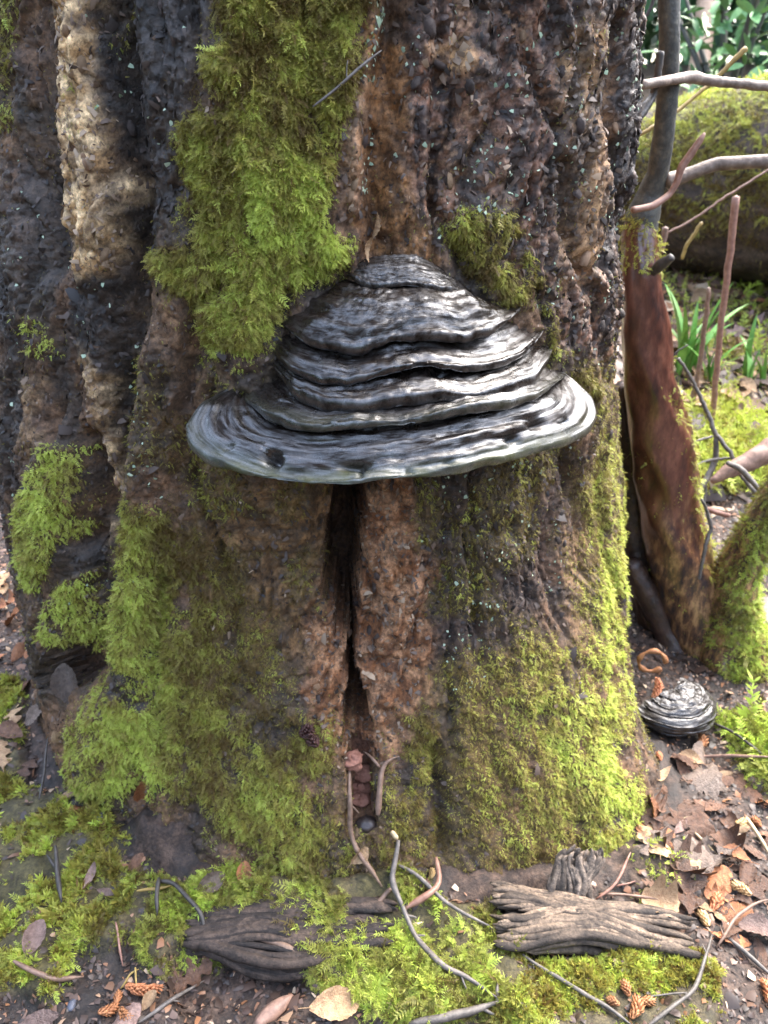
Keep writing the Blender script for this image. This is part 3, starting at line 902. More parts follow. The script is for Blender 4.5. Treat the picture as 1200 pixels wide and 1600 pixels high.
for k in range(6):
    A = top_c if k == 0 else curves[k - 1] - out_of(curves[k - 1]) * (0, .010, .018, .020, .022, .018)[k] - UP3 * ((0, .004, .0075, .008, .010, .0075)[k])
    me, last = band_mesh('growth_band', A, curves[k], out_of(curves[k]), UP3, bul[k], lipr[k], .016 if k < 5 else .010, 26 if k in (1, 5) else 20, 500 + 17 * k, M['fungus_old' if k < 2 else 'fungus'],
                         (0, 0, .0, .0, .25, .9)[k], (5, 12, 10, 8, 9, 16)[k], (.0004, .0010, .0011, .0011, .0011, .0014)[k], pits.get(k, ()), (1.0, 1.0, 1.6, 1.8, 1.8, 1.25)[k] if 0 else 1.0, (1.0, 1.0, 1.35, 1.4, 1.4, 1.1)[k], .30 if k == 5 else 0)
    obj('growth_band', me, fung)
# pale underside, back to the trunk
nrow = 8
rows = [last]
qx, qy = project(last)
th_ = np.arctan2(last[:, 0] - TCX, TCY - last[:, 1]); rho = np.hypot(last[:, 0] - TCX, last[:, 1] - TCY)
for u in np.linspace(.12, 1, nrow):
    r_ = rho * (1 - u) + (rbase(th_, last[:, 2]) - .03) * u
    rows.append(tpos(th_, last[:, 2] - .012 * math.sin(u * 1.6), r_))
R = np.array(rows)
obj('pore_surface', mesh_np('pore_surface', R.reshape(-1, 3), grid_faces(NT, len(rows)), M['pores']), fung)

# second, small bracket at the right foot
fx, fy, fz = at_y(np.array([1050.]), np.array([1092.]), .17)[0]
small = tag(empty('bracket_fungus', (fx, fy, fz)), 'small black bracket fungus with a catkin on top behind the right trunk foot', 'fungus')
aa = np.linspace(-2.5, 1.35, 150)
def ring(r, z, seed):
    w = 1 + .06 * fbm(aa * 1.6, aa * 0 + seed, 2, 600)
    return np.stack([fx + r * 1.12 * w * np.cos(aa - .3), fy + r * .95 * w * np.sin(aa - .3), fz + z + .002 * fbm(aa * 3, aa * 0 + 9 + seed, 2, 610)], 1)
Rr = [(.012, .0188), (.024, .0172), (.036, .0135), (.047, .007), (.055, -.003), (.056, -.014), (.048, -.024)]
prev = ring(.001, .0185, 0)
oo = unit(np.stack([np.cos(aa - .3), np.sin(aa - .3), 0 * aa], 1))
for k, (r_, z_) in enumerate(Rr[1:]):
    Bc = ring(r_, z_, k)
    me, _ = band_mesh('growth_band', prev, Bc, oo, UP3, .0018, .0020, .006, 14, 700 + 13 * k, M['fungus'], 0, 6, .0007)
    obj('growth_band', me, small)
    prev = Bc - oo * .005 - UP3 * .002
lastr = prev
obj('pore_surface', mesh_np('pore_surface', np.concatenate([lastr, lastr * .35 + np.array([fx, fy, fz - .035]) * .65]), grid_faces(150, 2), M['pores']), small)

# ------------------------------------------------------------------ tubes: twigs, stems, roots
def tube(path, radii, seg=8, rough=.12, seed=0, lf=60):
    path = np.asarray(path, float); n = len(path)
    T = unit(np.gradient(path, axis=0))
    ref = np.array([.13, .2, .97]) if abs(T[:, 2]).mean() < .8 else np.array([.97, .2, .1])
    a = unit(np.cross(T, ref)); b = np.cross(T, a)
    an = np.linspace(0, 2 * math.pi, seg, endpoint=False)
    J, I = np.meshgrid(np.arange(n), np.arange(seg), indexing='ij')
    L = np.concatenate([[0], np.cumsum(np.linalg.norm(np.diff(path, axis=0), axis=1))])
    rr = np.asarray(radii)[:, None] * (1 + rough * fbm(L[:, None] * lf + 1.7 * np.sin(an)[None], np.cos(an)[None] * 1.3 + seed * 3.1 + 0 * L[:, None], 3, 800 + seed))
    P = path[:, None, :] + rr[..., None] * (np.cos(an)[None, :, None] * a[:, None, :] + np.sin(an)[None, :, None] * b[:, None, :])
    V = P.reshape(-1, 3)
    Fq = grid_faces(seg, n, True)
    k = len(V)
    V = np.concatenate([V, path[:1] - T[:1] * radii[0] * .3, path[-1:] + T[-1:] * radii[-1] * .5])
    i = np.arange(seg); i2 = (i + 1) % seg
    c1 = np.stack([i2, i, np.full(seg, k)], 1); c2 = np.stack([(n - 1) * seg + i, (n - 1) * seg + i2, np.full(seg, k + 1)], 1)
    return V, Fq, np.concatenate([c1, c2])

def smooth_path(P, n):
    P = np.asarray(P, float)
    s = np.concatenate([[0], np.cumsum(np.linalg.norm(np.diff(P, axis=0), axis=1))])
    q = np.linspace(0, s[-1], n)
    o = np.stack([np.interp(q, s, P[:, k]) for k in range(P.shape[1])], 1)
    for _ in range(2):
        o[1:-1] = .25 * o[:-2] + .5 * o[1:-1] + .25 * o[2:]
    return o

def merge(parts):
    Vs, Qs, Ts, k = [], [], [], 0
    for V, Q, T in parts:
        Vs.append(V); Qs.append(Q + k); Ts.append(T + k); k += len(V)
    return np.concatenate(Vs), [np.concatenate(Qs), np.concatenate(Ts)]

M['twig_grey'] = mat_simple('twig_grey', (.045, .039, .034), (.15, .13, .11), 140, .55, .0008, rand=.2)
M['twig_dark'] = mat_simple('twig_dark', (.02, .017, .015), (.065, .055, .045), 120, .5, .0008, rand=.2)
M['twig_brown'] = mat_simple('twig_brown', (.11, .065, .045), (.27, .17, .12), 140, .55, .0006, rand=.2)
M['straw'] = mat_simple('straw', (.36, .25, .13), (.58, .45, .27), 120, .6, .0004, rand=.15)
M['twig_red'] = mat_simple('twig_red', (.16, .075, .05), (.32, .18, .13), 120, .5, .0005, rand=.15)
M['twig_yellow'] = mat_simple('twig_yellow', (.20, .13, .03), (.34, .24, .07), 120, .5, .0004)
M['branch'] = mat_simple('branch_bark', (.06, .042, .032), (.17, .125, .095), 60, .55, .002, stretch=(1, 1, 1), c3=(.34, .27, .21))
M['dark_branch'] = mat_simple('dark_branch_bark', (.018, .018, .016), (.05, .05, .042), 110, .55, .002, c3=(.11, .10, .07))

def twig(name, lines, mat, label, cat='twig', group=None, lay='hit', seg=7):
    """lines: lists of (px, py, radius_mm[, lift_mm]) laid on whatever surface the photograph shows there"""
    parts = []
    for li, ln in enumerate(lines):
        P = []; R = []
        q = np.array([list(p) + [0] * (4 - len(p)) for p in ln], float)
        n = max(8, int(np.hypot(*np.diff(q[:, :2], axis=0).T).sum() / 9))
        q = smooth_path(q, n)
        u = np.linspace(0, 1, n)
        seedv = int(abs(q[0, 0] * 3 + q[0, 1])) % 997
        q[:, 0] += 2.2 * fbm(u * n / 6, u * 0, 2, seedv); q[:, 1] += 2.2 * fbm(u * n / 6, u * 0 + 5, 2, seedv)
        for x, y, r, lf in q:
            h, nn = hit(x, y, lay if lay != 'hit' else 'any')
            d = Vector(ray(x, y))
            P.append(np.array(h - d * ((r * .7 + lf * 1.5 + 2.0) * .001)))
            R.append(r * .001)
        P = np.array(P)
        # keep the twig stiff: smooth its distance from the camera
        dist = np.linalg.norm(P - CAM, axis=1); w = 7
        pad = np.pad(dist, w // 2, 'edge'); sm = np.array([np.min(pad[i:i + w]) for i in range(n)])
        sm = np.convolve(np.pad(sm, w // 2, 'edge'), np.ones(w) / w, 'valid')
        P = CAM + (P - CAM) * (sm / dist)[:, None]
        kn = 1 + .25 * np.clip(vnoise(u * n / 4, u * 0, None, seedv), 0, 1)
        parts.append(tube(P, np.array(R) * kn * np.clip(np.minimum(u * 4 + .6, (1 - u) * 3 + .35), 0, 1), seg, .28, seedv % 50))
        if n > 12:
            rs = random.Random(seedv)
            for q_ in range(max(1, n // 9)):
                i_ = rs.randrange(2, n - 3)
                d_ = P[i_ + 1] - P[i_]; d_ /= np.linalg.norm(d_) + 1e-9
                sd_ = np.cross(d_, (P[i_] - CAM) / np.linalg.norm(P[i_] - CAM)) * rs.choice((-1, 1))
                L_ = rs.uniform(.003, .014)
                e_ = P[i_] + (d_ * rs.uniform(.5, .9) + sd_ * .8) * L_
                parts.append(tube(smooth_path(np.array([P[i_], (P[i_] + e_) / 2 + sd_ * L_ * .08, e_]), 6), np.linspace(R[i_] * .6, R[i_] * .3, 6), 6, .2, q_))
    V, Fc = merge(parts)
    c = V.mean(0)
    o = obj(name, mesh_np(name, V - c, Fc, M[mat] if isinstance(mat, str) else mat))
    o.location = c
    return tag(o, label, cat, group)

# twigs lying over the foot of the trunk and on the ground
twig('twig', [[(545, 1190, 2.0), (547, 1260, 2.4), (545, 1300, 2.6), (560, 1335, 2.8), (598, 1385, 3.0)], [(612, 1388, 2.6), (590, 1410, 2.6), (578, 1420, 2.2)]], 'twig_brown', 'thin brown twig running down from the crack past a tan leaf', seg=8)
twig('root', [[(590, 1275, 3.4), (592, 1230, 3.0), (594, 1200, 2.6), (606, 1182, 1.8), (622, 1180, 1.2)], [(594, 1200, 2.2), (578, 1180, 1.6), (566, 1172, 1.0)]], 'twig_brown', 'pale forked rootlet beneath the lower end of the crack', 'root')
twig('twig', [[(622, 1312, 3.2, 4), (618, 1345, 3.0, 5), (612, 1372, 3.0, 5), (624, 1410, 2.8, 5), (650, 1465, 2.8, 5), (690, 1508, 2.7, 4), (735, 1530, 2.5, 4), (775, 1560, 2.2, 3)], [(624, 1352, 2.6, 4), (655, 1368, 2.4, 4), (690, 1405, 2.2, 4), (730, 1430, 2.0, 3), (770, 1450, 1.8, 2)]], 'twig_grey', 'long dark grey forked twig curving down the mossy mound in front of the trunk')
twig('broken_twig', [[(612, 1298, 2.6, 5), (620, 1312, 2.8, 5)]], 'straw', 'short pale broken twig tip at the top of the dark forked twig')
twig('broken_twig', [[(680, 1340, 2.2, 5), (688, 1375, 2.4, 5), (684, 1388, 2.6, 5), (655, 1408, 3.2, 6), (630, 1422, 3.4, 6)]], 'twig_red', 'short pinkish broken twig with a bent end lying across the forked twig')
twig('twig', [[(640, 1600, 3.6), (700, 1588, 4.2), (745, 1578, 4.0), (780, 1566, 3.2)], [(778, 1568, 2.2), (776, 1535, 1.4)]], 'twig_grey', 'thick grey twig at the bottom edge below the mossy mound')
twig('twig', [[(818, 1490, 1.6), (850, 1515, 1.9), (900, 1545, 2.2), (945, 1570, 2.4), (985, 1600, 2.6)]], 'twig_grey', 'dark grey twig under the weathered wood chunk slanting to the bottom edge')
twig('twig', [[(1010, 1605, 2.2), (1060, 1565, 2.2), (1086, 1548, 2.0), (1100, 1500, 1.8), (1112, 1462, 1.6)], [(1086, 1550, 1.2), (1050, 1552, 1.0), (1000, 1560, .8)]], 'twig_grey', 'thin grey twig bent in an angle at the bottom right')
twig('twig', [[(1130, 1455, 2.0), (1165, 1490, 2.4), (1205, 1525, 2.6)]], 'twig_grey', 'dark twig reaching the right edge near the bottom corner')
twig('twig', [[(930, 1405, 1.2), (960, 1385, 1.6), (978, 1352, 1.6), (985, 1330, 1.2)], [(962, 1385, 1.1), (992, 1378, .9)]], 'twig_red', 'small reddish twig standing behind the end of the weathered wood chunk')
twig('twig', [[(935, 1398, 1.6), (980, 1396, 1.6), (1030, 1405, 1.4)]], 'twig_brown', 'thin brown twig lying behind the weathered wood chunk')
twig('straw', [[(1062, 1278, 1.4), (1090, 1305, 1.8), (1122, 1336, 1.8)], [(1062, 1280, 1.2), (1085, 1274, 1.0)]], 'straw', 'pale bent straw on the leaves below the small fungus', 'straw')
twig('straw', [[(1166, 1276, 2.2), (1185, 1305, 2.4), (1203, 1338, 2.4)]], 'straw', 'thick pale straw at the right edge above the orange leaf', 'straw')
twig('twig', [[(1090, 1182, 1.6, 4), (1140, 1181, 2.2, 5), (1203, 1184, 2.4, 6)]], 'twig_brown', 'straight light brown twig below the small fungus running to the right edge')
twig('twig', [[(1112, 1130, 1.6, 4), (1150, 1145, 1.8, 4), (1195, 1180, 2.0, 4)]], 'twig_dark', 'dark twig between the small fungus and the light brown twig')
twig('twig', [[(1120, 1480, 1.2), (1150, 1430, 1.6), (1170, 1415, 1.6), (1205, 1405, 1.4)], [(1150, 1430, 1.2), (1130, 1400, 1.0)]], 'twig_brown', 'forked brown twig among leaves at the right edge')
twig('twig', [[(88, 1322, 2.2, 3), (90, 1365, 2.6, 4), (96, 1410, 2.6, 4)], [(90, 1360, 2.0, 3), (72, 1335, 1.8, 3)]], 'twig_dark', 'dark upright twig on the yellow moss bank at the left')
twig('twig', [[(248, 1372, 2.2, 4), (244, 1400, 2.6, 5), (246, 1430, 2.2, 4)], [(246, 1376, 2.2, 4), (270, 1376, 2.4, 4), (290, 1400, 2.4, 4), (318, 1430, 2.4, 4), (320, 1475, 2.2, 4)]], 'twig_dark', 'dark crooked arch shaped twig on the moss left of the rotten log')
twig('twig', [[(20, 1500, 1.8), (50, 1518, 2.4), (85, 1532, 2.8), (130, 1526, 2.2)]], 'twig_brown', 'curved reddish twig on the soil at the lower left')
twig('twig', [[(212, 1600, 1.6), (250, 1575, 1.8), (280, 1552, 1.8), (318, 1532, 1.4)]], 'twig_grey', 'pale grey twig at the bottom left of the bare soil')
twig('broken_twig', [[(400, 1610, 8.0), (425, 1580, 7.0), (456, 1556, 5.5)]], 'twig_brown', 'thick pale broken root end at the bottom beneath the rotten log', 'root')
twig('twig', [[(354, 1482, 1.6), (385, 1494, 2.2), (420, 1500, 2.2), (455, 1508, 1.6)]], 'twig_grey', 'grey twig on the bare soil under the rotten log')
twig('twig', [[(215, 1392, 1.6, 5), (245, 1388, 1.9, 5), (268, 1382, 1.5, 5)]], 'twig_yellow', 'short yellow stalk on the moss below the left foot of the trunk', 'stalk')
twig('twig', [[(62, 1250, 1.4, 3), (70, 1210, 1.6, 3), (75, 1150, 1.4, 3)]], 'twig_dark', 'thin dark twig leaning on the left edge beside the left foot of the trunk')
twig('twig', [[(488, 168, .8, 4), (530, 135, 1.1, 4), (560, 105, 1.1, 4), (596, 78, 1.3, 4)]], 'twig_grey', 'thin grey twig with lichen lying on the trunk at the top')
twig('twig', [[(180, 1440, 1.2), (187, 1480, 1.4), (193, 1510, 1.2)]], 'twig_red', 'thin red stalk on the soil right of the left moss bank', 'stalk')
twig('twig', [[(190, 1545, 1.0), (205, 1520, 1.2), (218, 1515, 1.0)], [(212, 1512, 1.2), (214, 1540, 1.0)]], 'twig_yellow', 'thin forked tan rootlet on the bare soil', 'root')
twig('twig', [[(400, 1462, 4.0), (440, 1478, 4.5), (470, 1492, 4.0)]], 'twig_brown', 'brown stick beneath the rotten log', 'stick')

# ------------------------------------------------------------------ shrub right of the tree: red stem and mossy limb
def mat_red_stem():
    m, t, b = nt('red_stem_bark')
    v = scaled(t, 1, 1, .35)
    n = noise(t, 55, 5, .65, v); n2 = noise(t, 22, 3, .6, v)
    v2 = scaled(t, .6, .6, 3.2)
    n3 = noise(t, 90, 4, .6, v2)
    c = ramp(t, n, [(.3, (.025, .009, .007)), (.5, (.085, .028, .016)), (.72, (.19, .075, .045))])
    pk = attr(t, 'patch').outputs['Fac']
    c2 = ramp(t, noise(t, 75, 5, .7, v), [(.40, (.03, .02, .02)), (.5, (.12, .06, .03)), (.62, (.34, .19, .085))])
    c = mixc(t, pk, c, c2)
    t.links.new(c, b.inputs['Base Color'])
    b.inputs['Roughness'].default_value = .30
    b.inputs['Coat Weight'].default_value = .6; b.inputs['Coat Roughness'].default_value = .2
    p = bump(t, b, n3, .35, .0010)
    bump(t, b, n, .5, .002, p)
    return m
M['red_stem'] = mat_red_stem()
M['wet_root'] = mat_simple('wet_root_bark', (.012, .009, .008), (.05, .028, .02), 60, .32, .003, c3=(.085, .045, .03))
def limb(name, pts, parent, mat, seg=28, n=90, rough=.12, seed=1, patchf=None):
    """pts: (px, py, world y, radius)"""
    q = smooth_path(np.array(pts, float), n)
    P = at_y(q[:, 0], q[:, 1], q[:, 2])
    V, Q, T = tube(P, q[:, 3], seg, rough, seed, 14 if seg > 20 else 45)
    th = np.repeat(np.linspace(0, 1, n), seg)
    pt = np.concatenate([sstep(.45, .62, th + .1 * fbm(V[:-2, 0] * 50, V[:-2, 2] * 30, 2, 5)), [0, 1]]) if patchf is None else np.full(len(V), patchf)
    me = mesh_np(name, V, [Q, T], M[mat], attrs={'patch': pt})
    o = obj(name, me, parent)
    return V, np.concatenate([tri_of(Q), T]), P, q
b0 = at_y(np.array([1130.]), np.array([1120.]), .30)[0]
shrub = tag(empty('shrub', (b0[0], b0[1], ground_z(b0[0:1], b0[1:2])[0])), 'forked shrub with wet red brown stem and moss covered limb right of the trunk', 'shrub')
sV, sF, sP, sq = limb('stem', [(1003, 326, .436, .017), (998, 370, .43, .024), (1001, 430, .42, .028), (1008, 520, .42, .034), (1022, 640, .42, .040), (1040, 740, .41, .044), (1058, 850, .40, .047), (1085, 950, .38, .052), (1115, 1040, .36, .060), (1150, 1150, .30, .068), (1180, 1260, .25, .07)], shrub, 'red_stem', 36, 150, .22, 3)
mV, mF, mP, mq = limb('limb', [(1275, 690, .34, .020), (1228, 762, .34, .025), (1186, 830, .34, .029), (1152, 895, .35, .032), (1140, 960, .34, .042), (1150, 1060, .30, .056), (1180, 1160, .26, .068), (1206, 1270, .2, .075)], shrub, 'red_stem', 30, 120, .16, 5, 1.0)
limb('branch', [(1046, -60, .40, .0125), (1046, 40, .40, .0125), (1044, 130, .41, .0135), (1038, 210, .42, .0135), (1028, 270, .43, .014), (1014, 305, .438, .018), (1003, 345, .436, .023), (1000, 385, .44, .022)], shrub, 'dark_branch', 14, 80, .12, 7, 0)
limb('branch', [(1290, 252, .42, .0085), (1200, 252, .42, .0085), (1120, 256, .43, .0085), (1075, 272, .43, .0090), (1042, 284, .43, .011)], shrub, 'branch', 14, 60, .10, 8, 0)
limb('twig', [(988, 328, .36, .004), (1020, 322, .37, .0045), (1046, 305, .38, .0042), (1058, 285, .38, .0042), (1064, 262, .38, .005), (1080, 240, .38, .0048), (1096, 216, .38, .0042), (1101, 208, .38, .0015)], shrub, 'twig_red', 9, 50, .18, 9, 0)
limb('stub', [(1020, 425, .40, .006), (1035, 412, .39, .008), (1050, 402, .38, .005)], shrub, 'twig_dark', 9, 20, .2, 10, 0)
limb('root', [(985, 880, .40, .016), (1005, 915, .39, .019), (1022, 950, .38, .020), (1040, 985, .37, .020), (1062, 1040, .34, .022), (1090, 1110, .30, .025)], shrub, 'wet_root', 14, 50, .15, 11, 0)
limb('root', [(976, 600, .47, .016), (984, 720, .47, .028), (996, 820, .46, .034), (1012, 910, .44, .036), (1034, 1000, .40, .034), (1050, 1070, .36, .03)], shrub, 'wet_root', 26, 70, .35, 13, 0)
def up_weight(V, Fc, k=.2):
    N = vnormals(V, Fc)
    return N
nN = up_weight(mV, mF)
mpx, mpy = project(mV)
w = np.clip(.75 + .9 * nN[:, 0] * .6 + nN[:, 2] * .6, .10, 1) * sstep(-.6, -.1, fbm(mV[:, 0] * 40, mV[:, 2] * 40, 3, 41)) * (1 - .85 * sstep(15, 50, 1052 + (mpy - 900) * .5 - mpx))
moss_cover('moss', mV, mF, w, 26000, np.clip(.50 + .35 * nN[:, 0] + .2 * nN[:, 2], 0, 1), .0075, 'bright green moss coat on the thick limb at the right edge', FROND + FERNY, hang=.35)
nS = up_weight(sV, sF)
spx, spy = project(sV)
w = np.clip(sstep(.35, .8, nS[:, 0] + .25 * fbm(sV[:, 2] * 30, sV[:, 0] * 9, 2, 8)) * sstep(560, 640, spy) * sstep(1010, 880, spy) + 2.5 * sstep(440, 390, spy) * sstep(322, 335, spy) + .35 * sstep(.1, .4, fbm(sV[:, 0] * 60, sV[:, 2] * 40, 3, 51)) * sstep(650, 700, spy) + 1.0 * sstep(990, 1040, spy), 0, 1)
moss_cover('moss', sV, sF, w, 9000, .58, .0062, 'yellow green moss along the right side of the wet red stem', FROND, hang=.4)

def sprig(name, pts, mat, label, cat='twig', seg=8, rough=.12, group=None, forks=()):
    parts = []
    for k, p in enumerate([pts] + list(forks)):
        q = smooth_path(np.array(p, float), max(12, 6 * len(p)))
        q[1:-1, :2] += rng.normal(0, .5, (len(q) - 2, 2))
        parts.append(tube(at_y(q[:, 0], q[:, 1], q[:, 2]), q[:, 3], seg, rough, k + int(p[0][0]) % 40))
    V, Fc = merge(parts); c = V.mean(0)
    o = obj(name, mesh_np(name, V - c, Fc, M[mat])); o.location = c
    return tag(o, label, cat, group)
sprig('branch', [(1002, 133, .34, .0055), (1030, 128, .36, .0058), (1065, 122, .40, .0062), (1080, 121, .41, .0075), (1110, 127, .42, .0062), (1160, 131, .43, .0060), (1270, 145, .45, .0058)], 'branch', 'pale grey brown branch reaching right from the trunk edge in front of the fallen log', 'branch', 10)
sprig('twig', [(990, 216, .55, .0022), (1015, 202, .55, .0030), (1060, 173, .57, .0026), (1110, 130, .58, .0028), (1140, 101, .58, .0032), (1166, 76, .58, .0042)], 'twig_yellow', 'thin yellow brown twig with buds slanting up in front of the fallen log')
sprig('twig', [(996, 186, .36, .006), (1008, 168, .37, .0062), (1020, 150, .38, .0045), (1028, 120, .38, .0045), (1031, 82, .38, .0052)], 'twig_dark', 'dark knobbly twig at the trunk edge behind the dark vertical branch')
sprig('twig', [(1006, 30, .7, .003), (1020, 5, .7, .003), (1030, -40, .7, .003)], 'twig_dark', 'thin dark twig at the top edge beside the dark vertical branch')
sprig('cane', [(1105, 720, .95, .0065), (1114, 640, .95, .0065), (1126, 510, .95, .0065), (1140, 400, .95, .007), (1150, 308, .95, .0075)], 'twig_red', 'upright reddish dry cane with a snapped top in front of the fallen log', 'cane')
sprig('cane', [(1078, 640, 1.0, .0055), (1094, 570, 1.0, .0055), (1104, 480, 1.0, .0055), (1107, 450, 1.0, .004)], 'twig_brown', 'short pinkish cane left of the taller snapped cane', 'cane', forks=[[(1082, 590, 1.0, .004), (1092, 600, 1.0, .005), (1074, 648, 1.0, .005)]])
sprig('stalk', [(1033, 395, .9, .006), (1040, 356, .9, .006)], 'twig_brown', 'short tan dry stalk in front of the dark underside of the log', 'stalk')
sprig('stalk', [(1066, 405, 1.1, .004), (1072, 384, 1.1, .004), (1096, 348, 1.1, .004)], 'twig_yellow', 'small bent yellow stalk in front of the dark underside of the log', 'stalk')
sprig('twig', [(1040, 365, 1.0, .0022), (1080, 345, 1.0, .0024), (1130, 310, 1.0, .0024), (1210, 260, 1.0, .0022)], 'twig_brown', 'thin brown twig arching up to the right across the fallen log')
sprig('plank', [(1290, 655, .62, .022), (1200, 705, .60, .021), (1150, 730, .58, .016), (1112, 752, .57, .006)], 'twig_brown', 'broken brown branch with a pointed tip lying above the mossy limb at the right edge', 'branch', 12, .25)
sprig('twig', [(1092, 905, .32, .0026), (1103, 850, .33, .0030), (1112, 825, .34, .0030), (1104, 795, .34, .0026), (1096, 780, .34, .002)], 'twig_grey', 'grey hooked twig hanging over the fork of the shrub')
sprig('twig', [(1060, 560, .7, .0032), (1085, 600, .7, .0035), (1108, 650, .68, .0042), (1120, 685, .66, .0045), (1118, 720, .65, .006), (1100, 755, .62, .006), (1090, 775, .6, .0035)], 'twig_grey', 'crooked grey twig tangle behind the red stem', 'twig', forks=[[(1120, 680, .66, .004), (1140, 705, .64, .004), (1155, 740, .62, .004), (1180, 770, .58, .004)], [(1085, 728, .63, .0025), (1115, 717, .64, .003), (1142, 716, .64, .0025)], [(1085, 690, .64, .002), (1112, 682, .66, .0025)], [(1098, 800, .6, .003), (1102, 770, .62, .003), (1102, 745, .63, .003)]])
sprig('twig', [(1136, 722, .52, .004), (1160, 735, .5, .0055), (1182, 760, .48, .0045), (1205, 790, .46, .004)], 'twig_grey', 'lichen grey twig over the mossy limb near the right edge')
sprig('twig', [(1034, 580, .6, .0015), (1044, 566, .6, .0018), (1058, 548, .6, .0014), (1075, 539, .6, .0012)], 'twig_dark', 'thin black wiry twig at the right side of the red stem')
sprig('twig', [(1096, 792, .55, .004), (1116, 800, .54, .005), (1140, 806, .53, .004)], 'twig_red', 'orange brown twig stub in the gap between the red stem and the mossy limb')
sprig('twig', [(1190, 870, .5, .006), (1185, 920, .48, .0065), (1178, 960, .46, .005)], 'twig_grey', 'grey twig at the right edge behind the mossy limb', forks=[[(1186, 925, .48, .005), (1200, 975, .46, .006)]])

# ------------------------------------------------------------------ fallen log
lp0 = at_depth(np.array([1200.]), np.array([286.]), 2.35)[0]; lp1 = at_depth(np.array([1020.]), np.array([292.]), 2.55)[0]
dirl = unit(lp1 - lp0)
s = np.linspace(-2.2, 2.6, 240)
lr = np.clip(.282 - .14 * s, .2, .42)
axis = lp0 + dirl * s[:, None]
lV, lQ, lT = tube(axis, lr, 120, .0, 3)
lu = np.repeat(s, 120); la = np.tile(np.linspace(0, 2 * math.pi, 120, endpoint=False), 240)
lN = vnormals(lV, np.concatenate([tri_of(lQ), lT]))
dd = .012 * fbm(lu * 6, np.cos(la) * 4 + 3, 3, 901) + .010 * ridged(np.cos(la) * 9 + .3 * lu, lu * 2, 3, 903) + .004 * fbm(lu * 40, np.sin(la) * 22, 2, 907)
lV[:-2] += lN[:-2] * dd[:, None]
lcol = C3((.06, .045, .035)) * np.ones((len(lV), 1)) * (.7 + .8 * sstep(-.3, .3, fbm(lV[:, 0] * 30, lV[:, 2] * 40 + lV[:, 1] * 20, 3, 905)))[:, None]
log = tag(empty('fallen_log', tuple(lp0 + np.array([0, 0, -.28]))), 'big fallen log with yellow moss on its upper side behind the red stem', 'log')
obj('log_body', mesh_np('log_body', lV, [lQ, lT], M['bark'], colors={'Col': lcol}, attrs={'wet': np.full(len(lV), .3)}), log)
lF = np.concatenate([tri_of(lQ), lT])
lpx, lpy = project(lV)
w = sstep(-.95, -.1, lN[:, 2] + .35 * fbm(lV[:, 0] * 12, lV[:, 2] * 12, 3, 909)) * sstep(-.5, .0, fbm(lV[:, 0] * 22, lV[:, 2] * 26, 3, 911))
w *= (lpx > 900) * (lpx < 1400)
moss_cover('moss', lV, lF, w, 34000, np.clip(.34 + .5 * lN[:, 2], 0, 1), .0125, 'yellow moss carpet over the top of the big fallen log', FROND, hang=.3)  # tint climbs on upward faces, painting the daylight on top into the moss

